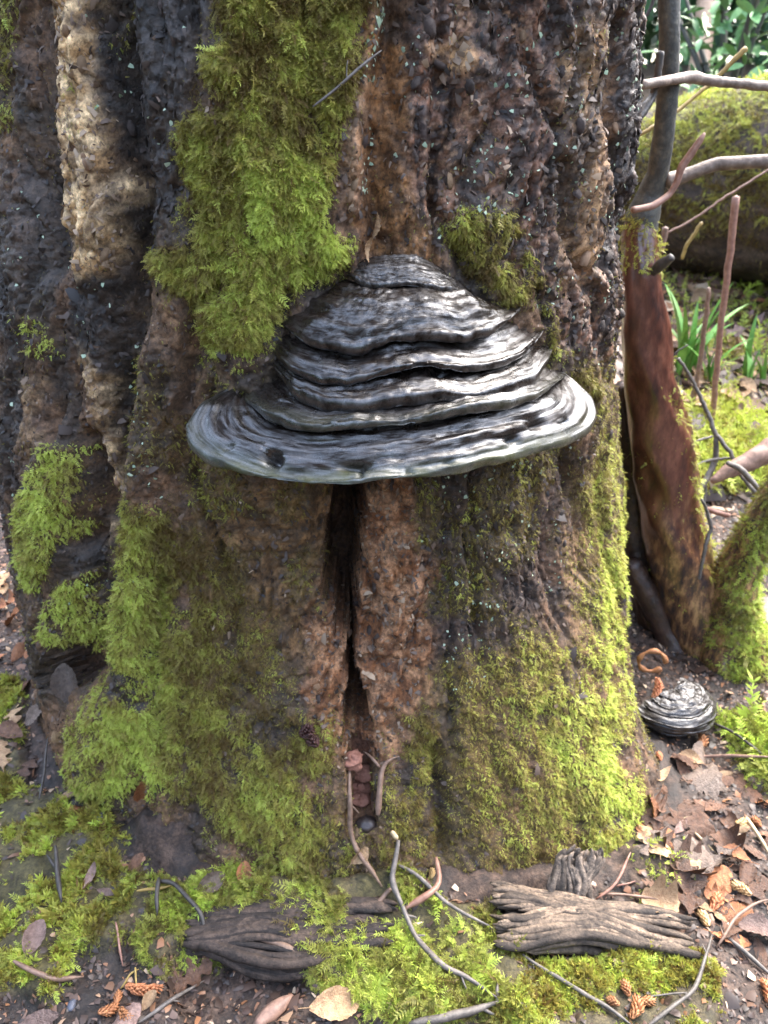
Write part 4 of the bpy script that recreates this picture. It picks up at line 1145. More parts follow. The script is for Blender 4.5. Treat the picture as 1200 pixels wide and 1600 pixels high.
# ------------------------------------------------------------------ wood pieces on the ground
def wood_chunk(name, pts_lo, pts_hi, thick, label, cols, seed, lift=0.0, cat='wood'):
    """weathered piece of wood between two pixel edges (near edge and far edge), grain along its length"""
    n, mcross = 120, 56
    lo = smooth_path(np.array(pts_lo, float), n); hi = smooth_path(np.array(pts_hi, float), n)
    A = np.array([tuple(hit(x, y, 'ground')[0]) for x, y in lo]); B = np.array([tuple(hit(x, y, 'ground')[0]) for x, y in hi])
    for Q in (A, B):
        for k in range(3):
            Q[:, k] = np.convolve(np.pad(Q[:, k], 7, 'edge'), np.ones(15) / 15, 'valid')
    rows = []
    u = np.linspace(0, 1, n)
    for j in range(mcross):
        a = 2 * math.pi * j / mcross
        cx_, cz_ = math.cos(a), math.sin(a)
        cx_ = math.copysign(abs(cx_) ** .7, cx_); cz_ = math.copysign(abs(cz_) ** .8, cz_)
        mid = (A + B) / 2; half = (A - B) / 2
        end = np.minimum(1, np.minimum(u, 1 - u) / .05 + .25)
        g = fbm(u * 1.6, 0 * u + j * 1.9 + seed, 3, seed) * .0075 + fbm(u * 14, 0 * u + j * 1.7, 3, seed + 3) * .0032
        g = g - .004 * (vnoise(u * .8, 0 * u + j * 1.3 + 40, None, seed + 7) > .25)
        rag = (.03 + .05 * hsh(np.array([j]), np.array([seed]), np.array([1]))[0]) * (2 * hsh(np.array([j]), np.array([seed]), np.array([2]))[0] - 1)
        mid_s = np.stack([np.interp(np.clip(u * (1 + rag) - rag * .5, -.0, 1), u, ((A + B) / 2)[:, q]) for q in range(3)], 1)
        rows.append(mid_s + half * (cx_ * (end ** .3) * (1 + 9 * g))[:, None] + np.array([0, 0, 1.0]) * ((thick * cz_ * end + g + lift)[:, None]))
    R = np.array(rows).transpose(1, 0, 2)
    V = R.reshape(-1, 3)
    Q = grid_faces(mcross, n, True)
    k = len(V); V = np.concatenate([V, R[0].mean(0)[None], R[-1].mean(0)[None]])
    i = np.arange(mcross); i2 = (i + 1) % mcross
    T = np.concatenate([np.stack([i2, i, np.full(mcross, k)], 1), np.stack([(n - 1) * mcross + i, (n - 1) * mcross + i2, np.full(mcross, k + 1)], 1)])
    U2 = np.concatenate([np.repeat(u, mcross), [0, 1]]); J2 = np.concatenate([np.tile(np.arange(mcross), n), [0, 0]])
    g = sstep(-.25, .25, fbm(U2 * 3, J2 * 1.4, 4, seed + 9) + .3 * fbm(U2 * 60, J2 * 2.7, 2, seed + 5))[:, None]
    colr = C3(cols[0]) * (1 - g) + C3(cols[1]) * g
    c = V.mean(0)
    o = obj(name, mesh_np(name, V - c, [Q, T], M['bark'], colors={'Col': colr}, attrs={'wet': np.full(len(V), .3)}))
    o.location = c
    return tag(o, label, cat), V, np.concatenate([tri_of(Q), T])
def splinters(name, p0, p1, hw, hh, n, label, cols, seed, lift, cat='wood', lean=0.0, taper=(1, .75), ragged=.16, rad_=.0075):
    """broken wood as a bundle of fibres: strips of different length, colour and height along one grain"""
    r = np.random.default_rng(seed)
    A = np.array(hit(*p0, 'ground')[0]); B = np.array(hit(*p1, 'ground')[0])
    if lean:                                            # p1 stands in the air above p0, leaning back
        B = A + np.array([lean * .3, lean * .55, lean])
    ax = unit(B - A); L = np.linalg.norm(B - A)
    side = unit(np.cross(ax, [0, 0, 1.0]) if not lean else np.array([1.0, 0, 0])); upv = np.cross(side, ax)
    if upv[2] < 0 and not lean: upv = -upv
    parts = []; cc = []
    for k in range(n):
        a, b = r.uniform(-1, 1), r.uniform(-1, 1)
        if a * a * .6 + b * b > 1.1: b *= .5
        u0, u1 = r.uniform(-.3, 1) * ragged * .5, 1 - r.uniform(-.3, 1) * ragged * (1.3 if b > .2 else .7)
        if r.random() < .25: u0, u1 = sorted((r.uniform(0, .5), r.uniform(.5, 1)))
        uu = np.linspace(u0, u1, 36)
        tp = taper[0] + (taper[1] - taper[0]) * uu
        wob = np.stack([fbm(uu * 2.2, uu * 0 + a * 2, 2, seed), fbm(uu * 2.2 + 9, uu * 0 + b * 2, 2, seed + 4)], 1)
        P = A + ax * (uu * L)[:, None] + side * ((a * tp + .5 * wob[:, 0]) * hw)[:, None] + upv * ((b * tp * (1 - .35 * a * a) + .8 * wob[:, 1]) * hh + lift)[:, None]
        R_ = rad_ * r.uniform(.5, 1.15) * np.clip(np.minimum(uu - u0, u1 - uu) * 14 + .30, 0, 1)
        V, Q, T = tube(P, R_, 7, .4, int(k) % 50, 50)
        parts.append((V, Q, T))
        g = np.clip(r.normal(.45, .28) + .35 * fbm(np.repeat(uu * 8, 7), np.tile(np.arange(7) * .8, 36) + k, 3, seed + 9), 0, 1)
        cc.append(C3(cols[0]) * (1 - np.append(g, [g[0], g[-1]])[:, None]) + C3(cols[1]) * np.append(g, [g[0], g[-1]])[:, None])
    V, Fc = merge(parts); c = V.mean(0)
    o = obj(name, mesh_np(name, V - c, Fc, M['bark'], colors={'Col': np.concatenate(cc)}, attrs={'wet': np.full(len(V), .25)}, smooth=True)); o.location = c
    return tag(o, label, cat)
splinters('wood_chunk', (774, 1440), (1060, 1470), .033, .019, 230, 'weathered grey wood chunk with split grain lying before the right foot of the trunk', ((.028, .022, .018), (.20, .155, .115)), 920, .010, taper=(1.0, .62), ragged=.30, rad_=.0046)
splinters('wood_chip', (886, 1424), (892, 1345), .026, .010, 150, 'broken upright piece of grey wood leaning between the wood chunk and the trunk', ((.05, .042, .035), (.20, .165, .135)), 930, .004, lean=.060, taper=(1, .8), ragged=.3, rad_=.0034)
splinters('rotten_log', (296, 1446), (600, 1462), .034, .012, 170, 'dark rotten log half buried under moss before the left foot of the trunk', ((.012, .009, .008), (.065, .047, .037)), 940, -.004, taper=(.8, 1), rad_=.0055)

# ------------------------------------------------------------------ leaves, catkins, cones
def leaf_mesh(name, kind, mat, seed):
    """dead leaf 1 unit long along +Y, curled, with a midrib and side veins in relief"""
    r = random.Random(seed)
    n = 25; half = [-1, -.62, -.28, 0, .28, .62, 1]
    V = []
    bend = r.uniform(-.9, 1.3); cup = r.uniform(-.6, 1.2); tw = r.uniform(-1.0, 1.0)
    for i in range(n):
        u = i / (n - 1)
        if kind == 'oval': w = .30 * math.sin(math.pi * min(1, u * .97 + .02)) ** .75
        elif kind == 'lobed': w = (.30 * math.sin(math.pi * min(1, u * .96 + .02)) ** .55) * (.68 + .42 * math.cos(u * 6.28 * 3.0 + 2.6))
        elif kind == 'maple': w = .52 * math.sin(math.pi * min(1, u * .9 + .06)) ** .6 * (.60 + .50 * abs(math.cos(u * 6.28 * 1.25 + .5)))
        else: w = .17 * math.sin(math.pi * min(1, u * .97 + .02)) ** .8
        w = max(w, .008)
        for h in half:
            x = h * w * (1 + r.uniform(-.05, .05))
            y = u + abs(h) * w * .25 + (r.uniform(-.012, .012) if abs(h) == 1 else 0)
            z = bend * (u - .5) ** 2 * .8 + cup * (h * w) ** 2 * 2.2 + tw * h * w * (u - .5) + (.012 if h == 0 else 0) + .018 * math.sin(u * 40 + abs(h) * 5) * abs(h) + r.uniform(-.008, .008)
            V.append((x, y, z))
    Fq = grid_faces(len(half), n)
    k = len(V)                                             # leaf stalk
    V += [(-.010, -.22, .02), (.010, -.22, .02), (.010, .03, .0), (-.010, .03, .0), (0, -.22, .035), (0, .03, .02)]
    Fs = np.array([[k, k + 1, k + 2, k + 3], [k, k + 3, k + 5, k + 4], [k + 1, k + 4, k + 5, k + 2]])
    V = np.array(V) - np.array([0, .5, 0])
    return mesh_np(name, V, np.concatenate([Fq, Fs]), mat)
def mat_leaf(name, c1, c2, rough=.45):
    m, t, b = nt(name)
    v = scaled(t, 1, 1, 1)
    n = noise(t, 6, 5, .7, v); n2 = noise(t, 28, 3, .6, v)
    oi = t.nodes.new('ShaderNodeObjectInfo')
    c = ramp(t, n, [(.32, c1), (.66, c2)])
    h = t.nodes.new('ShaderNodeHueSaturation')
    t.links.new(maprange(t, oi.outputs['Random'], 0, 1, .7, 1.35), h.inputs['Value'])
    t.links.new(c, h.inputs['Color'])
    c = mixc(t, maprange(t, n2, .5, .75, 0, .5), h.outputs[0], (.06, .04, .03))
    t.links.new(c, b.inputs['Base Color'])
    b.inputs['Roughness'].default_value = rough
    bump(t, b, n2, .4, .02)
    return m
M['leaf_tan'] = mat_leaf('leaf_tan', (.20, .11, .055), (.42, .28, .15))
M['leaf_brown'] = mat_leaf('leaf_brown', (.05, .024, .014), (.16, .078, .042), .42)
M['leaf_orange'] = mat_leaf('leaf_orange', (.22, .07, .025), (.42, .18, .07))
M['leaf_grey'] = mat_leaf('leaf_grey', (.065, .046, .034), (.20, .145, .11), .42)
M['leaf_mauve'] = mat_leaf('leaf_mauve', (.10, .06, .046), (.26, .17, .14), .40)
LEAF = {}
for kd in ('oval', 'lobed', 'maple', 'narrow'):
    for mt in ('tan', 'brown', 'orange', 'grey', 'mauve'):
        LEAF[kd, mt] = [leaf_mesh('leaf_' + kd, kd, M['leaf_' + mt], 1000 + 7 * q + len(kd)) for q in range(3)]
def place(o, px, py, ang, size, tilt=(0, 0), lift=.003, surf='any'):
    h, n = hit(px, py, surf)
    n = (n + Vector((0, 0, .6 if surf != 'trunk' else .0))).normalized()
    d = Vector(ray(px, py))
    t1 = Vector((math.cos(rad(ang)), math.sin(rad(ang)), 0)) if surf != 'trunk' else Vector((math.cos(rad(ang)), 0, math.sin(rad(ang))))
    y = (t1 - n * t1.dot(n)).normalized(); x = y.cross(n)
    Mx = Matrix((x, y, n)).transposed().to_4x4()
    Mx = Matrix.Translation(h + n * lift) @ Mx @ Matrix.Rotation(rad(tilt[0]), 4, 'X') @ Matrix.Rotation(rad(tilt[1]), 4, 'Y') @ Matrix.Diagonal((size, size, size, 1))
    o.matrix_world = Mx
    return o
def leaf(px, py, ang, size, kind, mt, label, tilt=(0, 0), lift=.004, surf='any', group=None, var=0):
    o = obj('leaf', LEAF[kind, mt][var % 3])
    place(o, px, py, ang, size, tilt, lift, surf)
    return tag(o, label, 'leaf', group)
leaf(574, 356, 70, .024, 'oval', 'tan', 'tan dead leaf stuck upright on the trunk just above the large fungus, upper of two', (20, 10), .006, 'trunk')
leaf(563, 390, 95, .022, 'narrow', 'tan', 'tan curled dead leaf directly on top of the large fungus, lower of two', (25, -10), .006, 'trunk', var=1)
leaf(560, 1334, 60, .026, 'oval', 'tan', 'pale tan leaf pierced by the thin brown twig at the foot of the trunk', (10, 20), .010)
leaf(1066, 1396, 80, .062, 'lobed', 'brown', 'large reddish brown lobed leaf right of the weathered wood chunk', (10, -8), .010)
leaf(1088, 1222, -20, .058, 'maple', 'grey', 'wet grey maple leaf below the small fungus', (12, 8), .010, var=1)
leaf(1152, 1350, 150, .036, 'oval', 'orange', 'glossy orange yellow oval leaf at the right among brown litter', (15, 12), .012)
leaf(1080, 1352, 30, .055, 'maple', 'grey', 'pale grey crumpled leaf above the reddish lobed leaf', (8, 15), .008, var=2)
leaf(1120, 1352, 200, .050, 'lobed', 'grey', 'pale brown crumpled leaf left of the orange oval leaf', (-8, 5), .008)
leaf(1188, 1462, 160, .046, 'oval', 'mauve', 'mauve wet leaf at the right edge near the bottom', (10, 15), .008)
leaf(1092, 1190, 70, .042, 'oval', 'grey', 'upright grey tan leaf under the small fungus beside the light brown twig', (30, 30), .012, var=1)
leaf(1013, 1270, 110, .030, 'oval', 'orange', 'orange leaf wedged against the right foot of the trunk', (25, 20), .008, var=2)
leaf(1060, 1295, 40, .030, 'narrow', 'mauve', 'small pinkish leaf between the straw and the trunk', (10, 10), .006)
leaf(1175, 1395, 20, .050, 'lobed', 'brown', 'dark brown leaf at the right edge under the orange oval leaf', (10, -10), .006, var=1)
leaf(1010, 1435, 190, .034, 'narrow', 'brown', 'dark narrow leaf tucked behind the weathered wood chunk', (10, 10), .004, var=2)
leaf(110, 1245, 15, .026, 'narrow', 'tan', 'small tan leaf at the tip of the left foot of the trunk', (10, 20), .008)
leaf(92, 1150, 60, .030, 'oval', 'tan', 'pale tan leaf standing left of the left foot of the trunk', (40, 10), .012, var=1)
leaf(60, 1120, 30, .040, 'oval', 'grey', 'grey leaf on the soil under the dark hole of the left lobe', (10, 10), .006, var=2)
leaf(110, 1075, 100, .055, 'oval', 'grey', 'big greyish leaf in front of the dark hole of the left lobe', (35, 5), .010)
leaf(30, 1025, 60, .034, 'oval', 'orange', 'orange leaf with a pale shine at the left edge beside the left lobe', (30, 25), .010, var=1)
leaf(20, 950, 20, .060, 'lobed', 'orange', 'large rust brown leaf at the left edge beside the mossy left lobe', (25, -10), .015)
leaf(25, 975, -20, .055, 'oval', 'orange', 'curled chestnut leaf at the left edge below the rust brown leaf', (40, 15), .012, var=2)
leaf(222, 1237, 100, .038, 'oval', 'orange', 'rust leaf tucked in the gap under the left foot of the trunk', (50, 10), .008)
leaf(214, 1355, 60, .030, 'oval', 'brown', 'reddish brown leaf on the bare soil below the left foot', (10, 20), .006, var=1)
leaf(148, 1370, 60, .030, 'narrow', 'mauve', 'mauve grey leaf on the dark soil among left moss', (20, 10), .008, var=1)
leaf(168, 1398, -20, .026, 'narrow', 'mauve', 'small pink leaf below the mauve grey leaf', (10, 0), .008)
leaf(55, 1470, 80, .036, 'oval', 'mauve', 'pinkish leaf at the lower left edge of the moss bank', (15, 10), .008, var=2)
leaf(332, 1382, 30, .034, 'oval', 'grey', 'grey leaf with an orange corner at the base of the trunk, above the bright moss', (10, 20), .010)
leaf(384, 1372, 90, .028, 'oval', 'orange', 'dark orange leaf in a gap between the trunk and the bright moss', (35, 10), .006, var=2)
leaf(234, 1568, 60, .020, 'oval', 'tan', 'small cream leaf on the bare soil by the bottom edge', (15, 10), .006)
leaf(382, 1505, 60, .016, 'oval', 'tan', 'tiny tan leaf on the soil beneath the grey twig', (10, 10), .005, var=1)
leaf(60, 1596, 10, .045, 'narrow', 'mauve', 'pale mauve leaf cut by the bottom edge at the left', (10, 10), .006)
leaf(192, 1600, 50, .04, 'oval', 'mauve', 'mauve leaf at the bottom edge under the catkins', (10, -10), .006, var=1)
leaf(520, 1575, 10, .050, 'oval', 'tan', 'pinkish tan leaf at the bottom edge below the moss mound', (5, 10), .006, var=2)
leaf(300, 1530, 30, .05, 'lobed', 'brown', 'dark brown leaf flat on the bare soil at the bottom', (5, 5), .004)
leaf(1112, 905, 80, .030, 'oval', 'mauve', 'pale leaf scrap behind the mossy limb at the right', (10, 10), .01)
# plain litter leaves that nothing tells apart, scattered right of the trunk
CW = dict(tan='tan', brown='brown', orange='rust orange', grey='greyish', mauve='mauve'); KW = dict(oval='oval', lobed='wavy', maple='lobed', narrow='narrow')
GL = 'dead brown leaves in the litter right of the trunk'
lit_poly = [(1010, 1200), (1120, 1180), (1200, 1260), (1200, 1500), (1080, 1450), (1020, 1400), (1005, 1300)]
cnt = 0
while cnt < 70:
    x, y = rng.uniform(1000, 1210), rng.uniform(1190, 1560)
    if poly_sd(np.array([x]), np.array([y]), lit_poly)[0] < -8: continue
    kd = ('oval', 'lobed', 'maple', 'narrow')[rng.integers(4)]; mt = ('brown', 'grey', 'brown', 'brown', 'orange', 'tan', 'brown')[rng.integers(7)]
    leaf(x, y, rng.uniform(0, 360), (.034 if (sz_ := rng.random()) > .5 else .022) + .012 * rng.random(), kd, mt, ('large ' if sz_ > .5 else 'small ') + CW[mt] + ' ' + KW[kd] + ' leaf in the litter ' + ('beside the right foot of the trunk' if x < 1050 and y < 1340 else 'below the small fungus' if y < 1270 else 'right of the reddish lobed leaf' if x > 1130 and y > 1350 else 'around the pale straw' if y < 1350 else 'beyond the end of the wood chunk'), (rng.uniform(-25, 25), rng.uniform(-25, 25)), rng.uniform(.001, .008), 'ground', GL, cnt)
    cnt += 1
GL2 = 'pale dead leaves on the bright ground behind the shrub'
for k in range(75):
    x, y = rng.uniform(1035, 1230), rng.uniform(435, 660)
    mt = ('tan', 'grey', 'tan', 'mauve', 'brown')[rng.integers(5)]
    kd = ('oval', 'oval', 'lobed')[rng.integers(3)]
    leaf(x, y, rng.uniform(0, 360), rng.uniform(.05, .10), kd, mt, CW[mt] + ' ' + KW[kd] + ' leaf on bright ground ' + ('close behind the red stem' if x < 1085 else 'around the tall cane' if x < 1145 else 'at the right edge') + (' just below the log' if y < 510 else ' near the moss' if y > 590 else ' among the grass'), (rng.uniform(-30, 30), rng.uniform(-30, 30)), .012, 'ground', GL2, k)
GL3 = 'dead leaves on the dark soil at the left edge'
for k in range(14):
    x, y = rng.uniform(-5, 60), rng.uniform(900, 1200)
    kd = ('oval', 'lobed')[k % 2]; mt = ('brown', 'orange', 'tan')[rng.integers(3)]
    leaf(x, y, rng.uniform(0, 360), rng.uniform(.03, .05), kd, mt, CW[mt] + ' ' + KW[kd] + ' dead leaf on the dark soil at the left edge', (rng.uniform(-25, 25), rng.uniform(-25, 25)), .006, 'ground', GL3, k)

def catkin_mesh(name, mat, L, R0, bendv, seed, per=7, rows=12):
    """catkin: a core with rows of overlapping bract scales"""
    r = random.Random(seed); V = []; Fc = []
    for i in range(rows):
        u = (i + .5) / rows
        rr = R0 * math.sin(math.pi * (u * .86 + .08)) ** .6
        cx_, cy_ = bendv * math.sin(u * 3.0) * L, (u - .5) * L
        for j in range(per):
            a = 2 * math.pi * (j + .5 * (i % 2)) / per + r.uniform(-.2, .2)
            c, s = math.cos(a), math.sin(a)
            q = rr * r.uniform(.85, 1.2)
            o = Vector((cx_ + c * q * .5, cy_, s * q * .5)); n = Vector((c, .5, s)); t = Vector((-s, 0, c))
            k = len(V); w = rr * 2.6 / per; h = L / rows * 1.3
            V += [o - t * w * .8, o + t * w * .8, o + n * q * .55 + t * w + Vector((0, h * .3, 0)), o + n * q * .8 + Vector((0, h, 0)), o + n * q * .55 - t * w + Vector((0, h * .3, 0)), o + Vector((0, h * .7, 0)) - n * q * .1]
            Fc += [(k, k + 1, k + 2), (k, k + 2, k + 4), (k + 2, k + 3, k + 4), (k + 2, k + 5, k + 3), (k + 4, k + 3, k + 5), (k + 1, k + 5, k + 2), (k, k + 4, k + 5)]
    return mesh_np(name, np.array([tuple(v) for v in V]), np.array(Fc), mat, smooth=False)
M['catkin'] = mat_simple('catkin_scales', (.24, .085, .03), (.46, .20, .085), 160, .6, .0005, rand=.2)
M['catkin_pale'] = mat_simple('catkin_pale', (.38, .22, .08), (.60, .42, .20), 160, .6, .0005, rand=.2)
M['cone'] = mat_simple('cone_scales', (.035, .012, .010), (.10, .04, .03), 160, .5, .0005)
CK = [catkin_mesh('catkin', M['catkin'], .034, .0042, .12, 1), catkin_mesh('catkin', M['catkin'], .022, .005, .2, 2, 7, 9), catkin_mesh('catkin', M['catkin'], .016, .0045, .05, 3, 7, 7)]
CP = [catkin_mesh('catkin', M['catkin_pale'], .020, .0046, .1, 4, 7, 8)]
CN = [catkin_mesh('cone', M['cone'], .016, .0068, .0, 5, 8, 7)]
def catkin(px, py, ang, size, label, ms=None, tilt=(0, 0), surf='any', cat='catkin', name='catkin', group=None, lift=.006):
    o = obj(name, ms)
    place(o, px, py, ang, size, tilt, lift * size, surf)
    return tag(o, label, cat, group)
catkin(224, 1549, -6, 1.15, 'long orange catkin lying across the bare soil at the bottom left', CK[0], surf='ground')
catkin(166, 1582, 40, .9, 'rust catkin lowest left in the clump on the soil at the bottom left', CK[1], surf='ground')
catkin(185, 1565, 100, .8, 'rust catkin at the top of the clump on the soil at the bottom left', CK[2], surf='ground')
catkin(198, 1588, -30, .9, 'rust catkin on the right of the clump on the soil at the bottom left', CK[1], surf='ground')
catkin(977, 1550, 110, .9, 'orange catkin standing tallest in the clump at the bottom right', CK[2], (20, 0), 'ground')
catkin(990, 1580, 60, 1.0, 'orange catkin lowest in the clump at the bottom right', CK[1], surf='ground')
catkin(1008, 1570, 10, .9, 'orange catkin on the right of the clump at the bottom right', CK[2], surf='ground')
catkin(960, 1570, 150, .8, 'orange catkin on the left of the clump at the bottom right', CK[2], surf='ground')
catkin(1194, 1558, 80, 1.1, 'dark rust catkin at the right edge near the bottom', CK[1], surf='ground')
catkin(1097, 1442, 100, 1.0, 'pale yellow catkin just right of the weathered wood chunk end', CP[0], surf='ground')
catkin(1112, 1414, 60, 1.1, 'orange brown catkin right of the reddish lobed leaf', CK[1], surf='ground')
catkin(1160, 1395, 140, 1.1, 'pale tan catkin under the orange oval leaf', CP[0], surf='ground')
catkin(1155, 1288, 20, 1.0, 'tan catkin beside the thick straw at the right', CP[0], surf='ground')
catkin(1180, 1290, 120, .9, 'orange tan catkin behind the thick straw at the right edge', CK[2], surf='ground')
catkin(1090, 1165, 60, 1.2, 'rust catkin under the right rim of the small fungus', CK[1], surf='ground')
catkin(1028, 1186, 95, .8, 'small rust catkin in the dark under the small fungus', CK[2], surf='ground')
catkin(115, 1270, 20, .9, 'rust catkin beside the small tan leaf at the left foot', CK[1], surf='ground')
catkin(98, 1170, 100, .9, 'rust catkin upright left of the left foot of the trunk', CK[1], surf='ground')
catkin(672, 1370, 80, .7, 'orange catkin behind the pinkish broken twig', CP[0])
catkin(658, 1386, 20, .8, 'dark rust cone left of the pinkish broken twig', CN[0], cat='cone', name='alder_cone')
catkin(478, 1139, 30, 1.0, 'dark red brown cone on the trunk left of the crack, upper of two', CN[0], (0, 0), 'trunk', 'cone', 'alder_cone')
catkin(491, 1158, 120, .9, 'dark red brown cone on the trunk left of the crack, lower of two', CN[0], (0, 0), 'trunk', 'cone', 'alder_cone')
# catkin on the small fungus and a curled husk behind it
ck = obj('catkin', CK[0]); ck.location = at_y(np.array([1023.]), np.array([1076.]), .128)[0]; ck.rotation_euler = (rad(48), 0, rad(-22)); ck.scale = (1.15, .8, 1.15)
tag(ck, 'orange brown catkin lying on top of the small fungus', 'catkin')
hp = at_y(np.array([1020.]), np.array([1036.]), .24)[0]
an = np.linspace(0, 5.6, 40)
V, Q, T = tube(np.stack([hp[0] + .019 * np.cos(an), hp[1] + .006 * np.sin(an * .5), hp[2] + .019 * np.sin(an)], 1), .0035 + .0012 * np.sin(an * 5), 8, .3, 4)
tag(obj('curled_bark', mesh_np('curled_bark', V, [Q, T], M['catkin'])), 'curled rust coloured strip of bark above the small fungus', 'bark')
hb = hit(572, 1288, 'any')[0]
def blob(name, loc, rx, ry, rz, mat, label, cat, seed, amp=.16):
    th = np.linspace(0, math.pi, 16); ph = np.linspace(0, 2 * math.pi, 24, endpoint=False)
    PH, TH_ = np.meshgrid(ph, th)
    s = 1 + amp * fbm(np.cos(PH.ravel()) * 1.6 + 3, np.sin(PH.ravel()) * 1.6 + TH_.ravel() * 1.9, 4, seed)
    V = np.stack([rx * np.sin(TH_).ravel() * np.cos(PH).ravel() * s, ry * np.sin(TH_).ravel() * np.sin(PH).ravel() * s, rz * np.cos(TH_).ravel() * s], 1)
    o = obj(name, mesh_np(name, V, grid_faces(24, 16, True), mat)); o.location = loc
    return tag(o, label, cat)
M['nut'] = mat_simple('dark_stone', (.02, .014, .012), (.06, .045, .04), 120, .3, .0008)
M['pebble'] = mat_simple('pebble', (.10, .11, .14), (.22, .23, .27), 100, .5, .0008)
M['pebble_dark'] = mat_simple('pebble_dark', (.05, .055, .075), (.10, .11, .14), 100, .5, .0008)
blob('stone', hb, .013, .010, .009, M['nut'], 'dark rounded stone in the hollow below the crack', 'stone', 5)
for x, y, sx, lb in ((157, 1277, .008, 'blue grey pebble below the left foot of the trunk'), (112, 1570, .006, 'dark blue grey pebble on the soil near the bottom left corner')):
    blob('pebble', hit(x, y, 'ground')[0], sx * .7, sx, sx * .6, M['pebble_dark'], lb, 'pebble', int(x))
# lumps of crumbled rotten wood in the hollow below the crack
M['crumb'] = mat_simple('rotten_crumb', (.17, .07, .045), (.34, .16, .11), 160, .8, .001)
for k, (x, y, r_, lb) in enumerate(((543, 1190, .010, 'orange lump of crumbled wood at the lower left end of the crack'), (562, 1207, .010, 'orange brown lump of crumbled wood just under the crack'), (560, 1230, .011, 'pinkish lump of crumbled wood in the hollow under the crack'), (566, 1252, .010, 'lowest pinkish lump of crumbled wood above the dark stone'))):
    h, n = hit(x, y, 'any')
    blob('wood_crumb', h + n * .004, r_ * 1.3, r_, r_ * .8, M['crumb'], lb, 'wood crumb', 60 + k, .9)

# bits of litter too small to count
def chip_mesh(name, mat, seed):
    r = random.Random(seed)
    w = r.uniform(.12, .4)
    V = [(-w, -.5, 0), (w, -.45, .05), (w * .8, .1, .12), (0, .5, .02), (-w * .8, .2, .1), (0, 0, .16)]
    Fc = [(0, 1, 5), (1, 2, 5), (2, 3, 5), (3, 4, 5), (4, 0, 5)]
    return mesh_np(name, np.array(V), np.array(Fc), mat, smooth=False, attrs={'tip': np.zeros(6)})
def mat_bits(name, stops, rough=.6):
    m, t, b = nt(name)
    c = ramp(t, attr(t, 'tint', 'INSTANCER').outputs['Fac'], stops)
    t.links.new(c, b.inputs['Base Color']); b.inputs['Roughness'].default_value = rough
    return m
M['bits'] = mat_bits('litter_bits', [(0, (.02, .014, .011)), (.5, (.05, .03, .022)), (.78, (.11, .065, .045)), (.93, (.24, .11, .05)), (1, (.42, .32, .22))], .5)
M['lichen'] = mat_bits('lichen', [(0, (.20, .28, .18)), (1, (.46, .55, .40))], .8)
M['flakes'] = mat_bits('bark_crumbs', [(0, (.02, .017, .016)), (.4, (.06, .042, .033)), (.7, (.15, .10, .07)), (1, (.32, .23, .15))], .65)
CHIP = [chip_mesh('litter_bit', M['bits'], q) for q in range(6)]
LICH = [chip_mesh('lichen_scale', M['lichen'], 20 + q) for q in range(4)]
FLK = [chip_mesh('bark_crumb', M['flakes'], 40 + q) for q in range(6)]
def bits(name, V, Fc, w, n, size, meshes, label, cat, tint=None, stand=.3, spread=.45, parent=None):
    P, N, idx = sample(V, Fc, w, n)
    R = unit(rng.normal(size=(n, 3)))
    Z = unit(N + R * stand); X = unit(np.cross(unit(rng.normal(size=(n, 3))), Z)); Y = np.cross(Z, X)
    tn = rng.random(n) if tint is None else np.clip(tint[idx] + rng.normal(0, .2, n), 0, 1)
    return scatter(name, P + N * .0008, X, Y, Z, size * np.exp(rng.normal(0, spread, n)), tn, meshes, label, cat, rng, parent)
gvisw = (np.abs(gpx - 600) < 760) * (gpy > 380) * (gpy < 1750)
bits('leaf_litter', GP, GFc, gvisw * (GY < .9) * (1 - .85 * gmoss) * sstep(.0, .03, toft), 34000, .0052, CHIP, 'crumbs of leaf, bark and needle on the damp ground around the trunk', 'leaf litter')
bits('leaf_litter', GP, GFc, gvisw * (GY >= .7) * (GY < 3.2) * 1.0, 7000, .032, CHIP, 'leaf litter in front of the fallen log, tinted pale like blown out daylight', 'leaf litter', np.full(len(GP), .78))  # raised tint paints strong daylight into this far litter

# ------------------------------------------------------------------ crumbs, flakes and lichen on the trunk
lum = col @ np.array([.3, .5, .2])
bare = front * (ZG < 1.01) * (1 - .9 * mossall) * hole_free
bits('bark_crumbs', TV, TF, bare * (.35 + .65 * np.clip(K['rbark'] + kch * .5 + K['rot'] + K['under_r'] + K['edge'] + K['tan'], 0, 1)), 34000, .0038, FLK, 'crumbling little scales of bark and rotten wood all over the bare trunk', 'bark crumbs', np.interp(lum, [.02, .06, .12, .30], [.12, .38, .62, .95]), .5)
lw = np.clip(np.exp(-(line_d(PX, PY, [(600, 0), (575, 110), (570, 200), (566, 300), (560, 330)]) / 14) ** 2) + np.exp(-(line_d(PX, PY, [(640, 0), (655, 60), (640, 180), (630, 260)]) / 12) ** 2) + .25 * sstep(40, 0, np.abs(PX - 235)) * (PY > 600) * (PY < 900) + .20 * K['under_r'] + .18 * K['rbark'] + .10 * kch + .10 * MO['centre'], 0, 1) * front * hole_free * (ZG < 1.0) * sstep(-.1, .3, fbm(ARC * 50, ZG * 50, 3, 311))
bits('lichen', TV, TF, lw, 1500, .0030, LICH, 'pale mint green lichen scales dotted over the bark of the trunk', 'lichen', None, .5, .3)
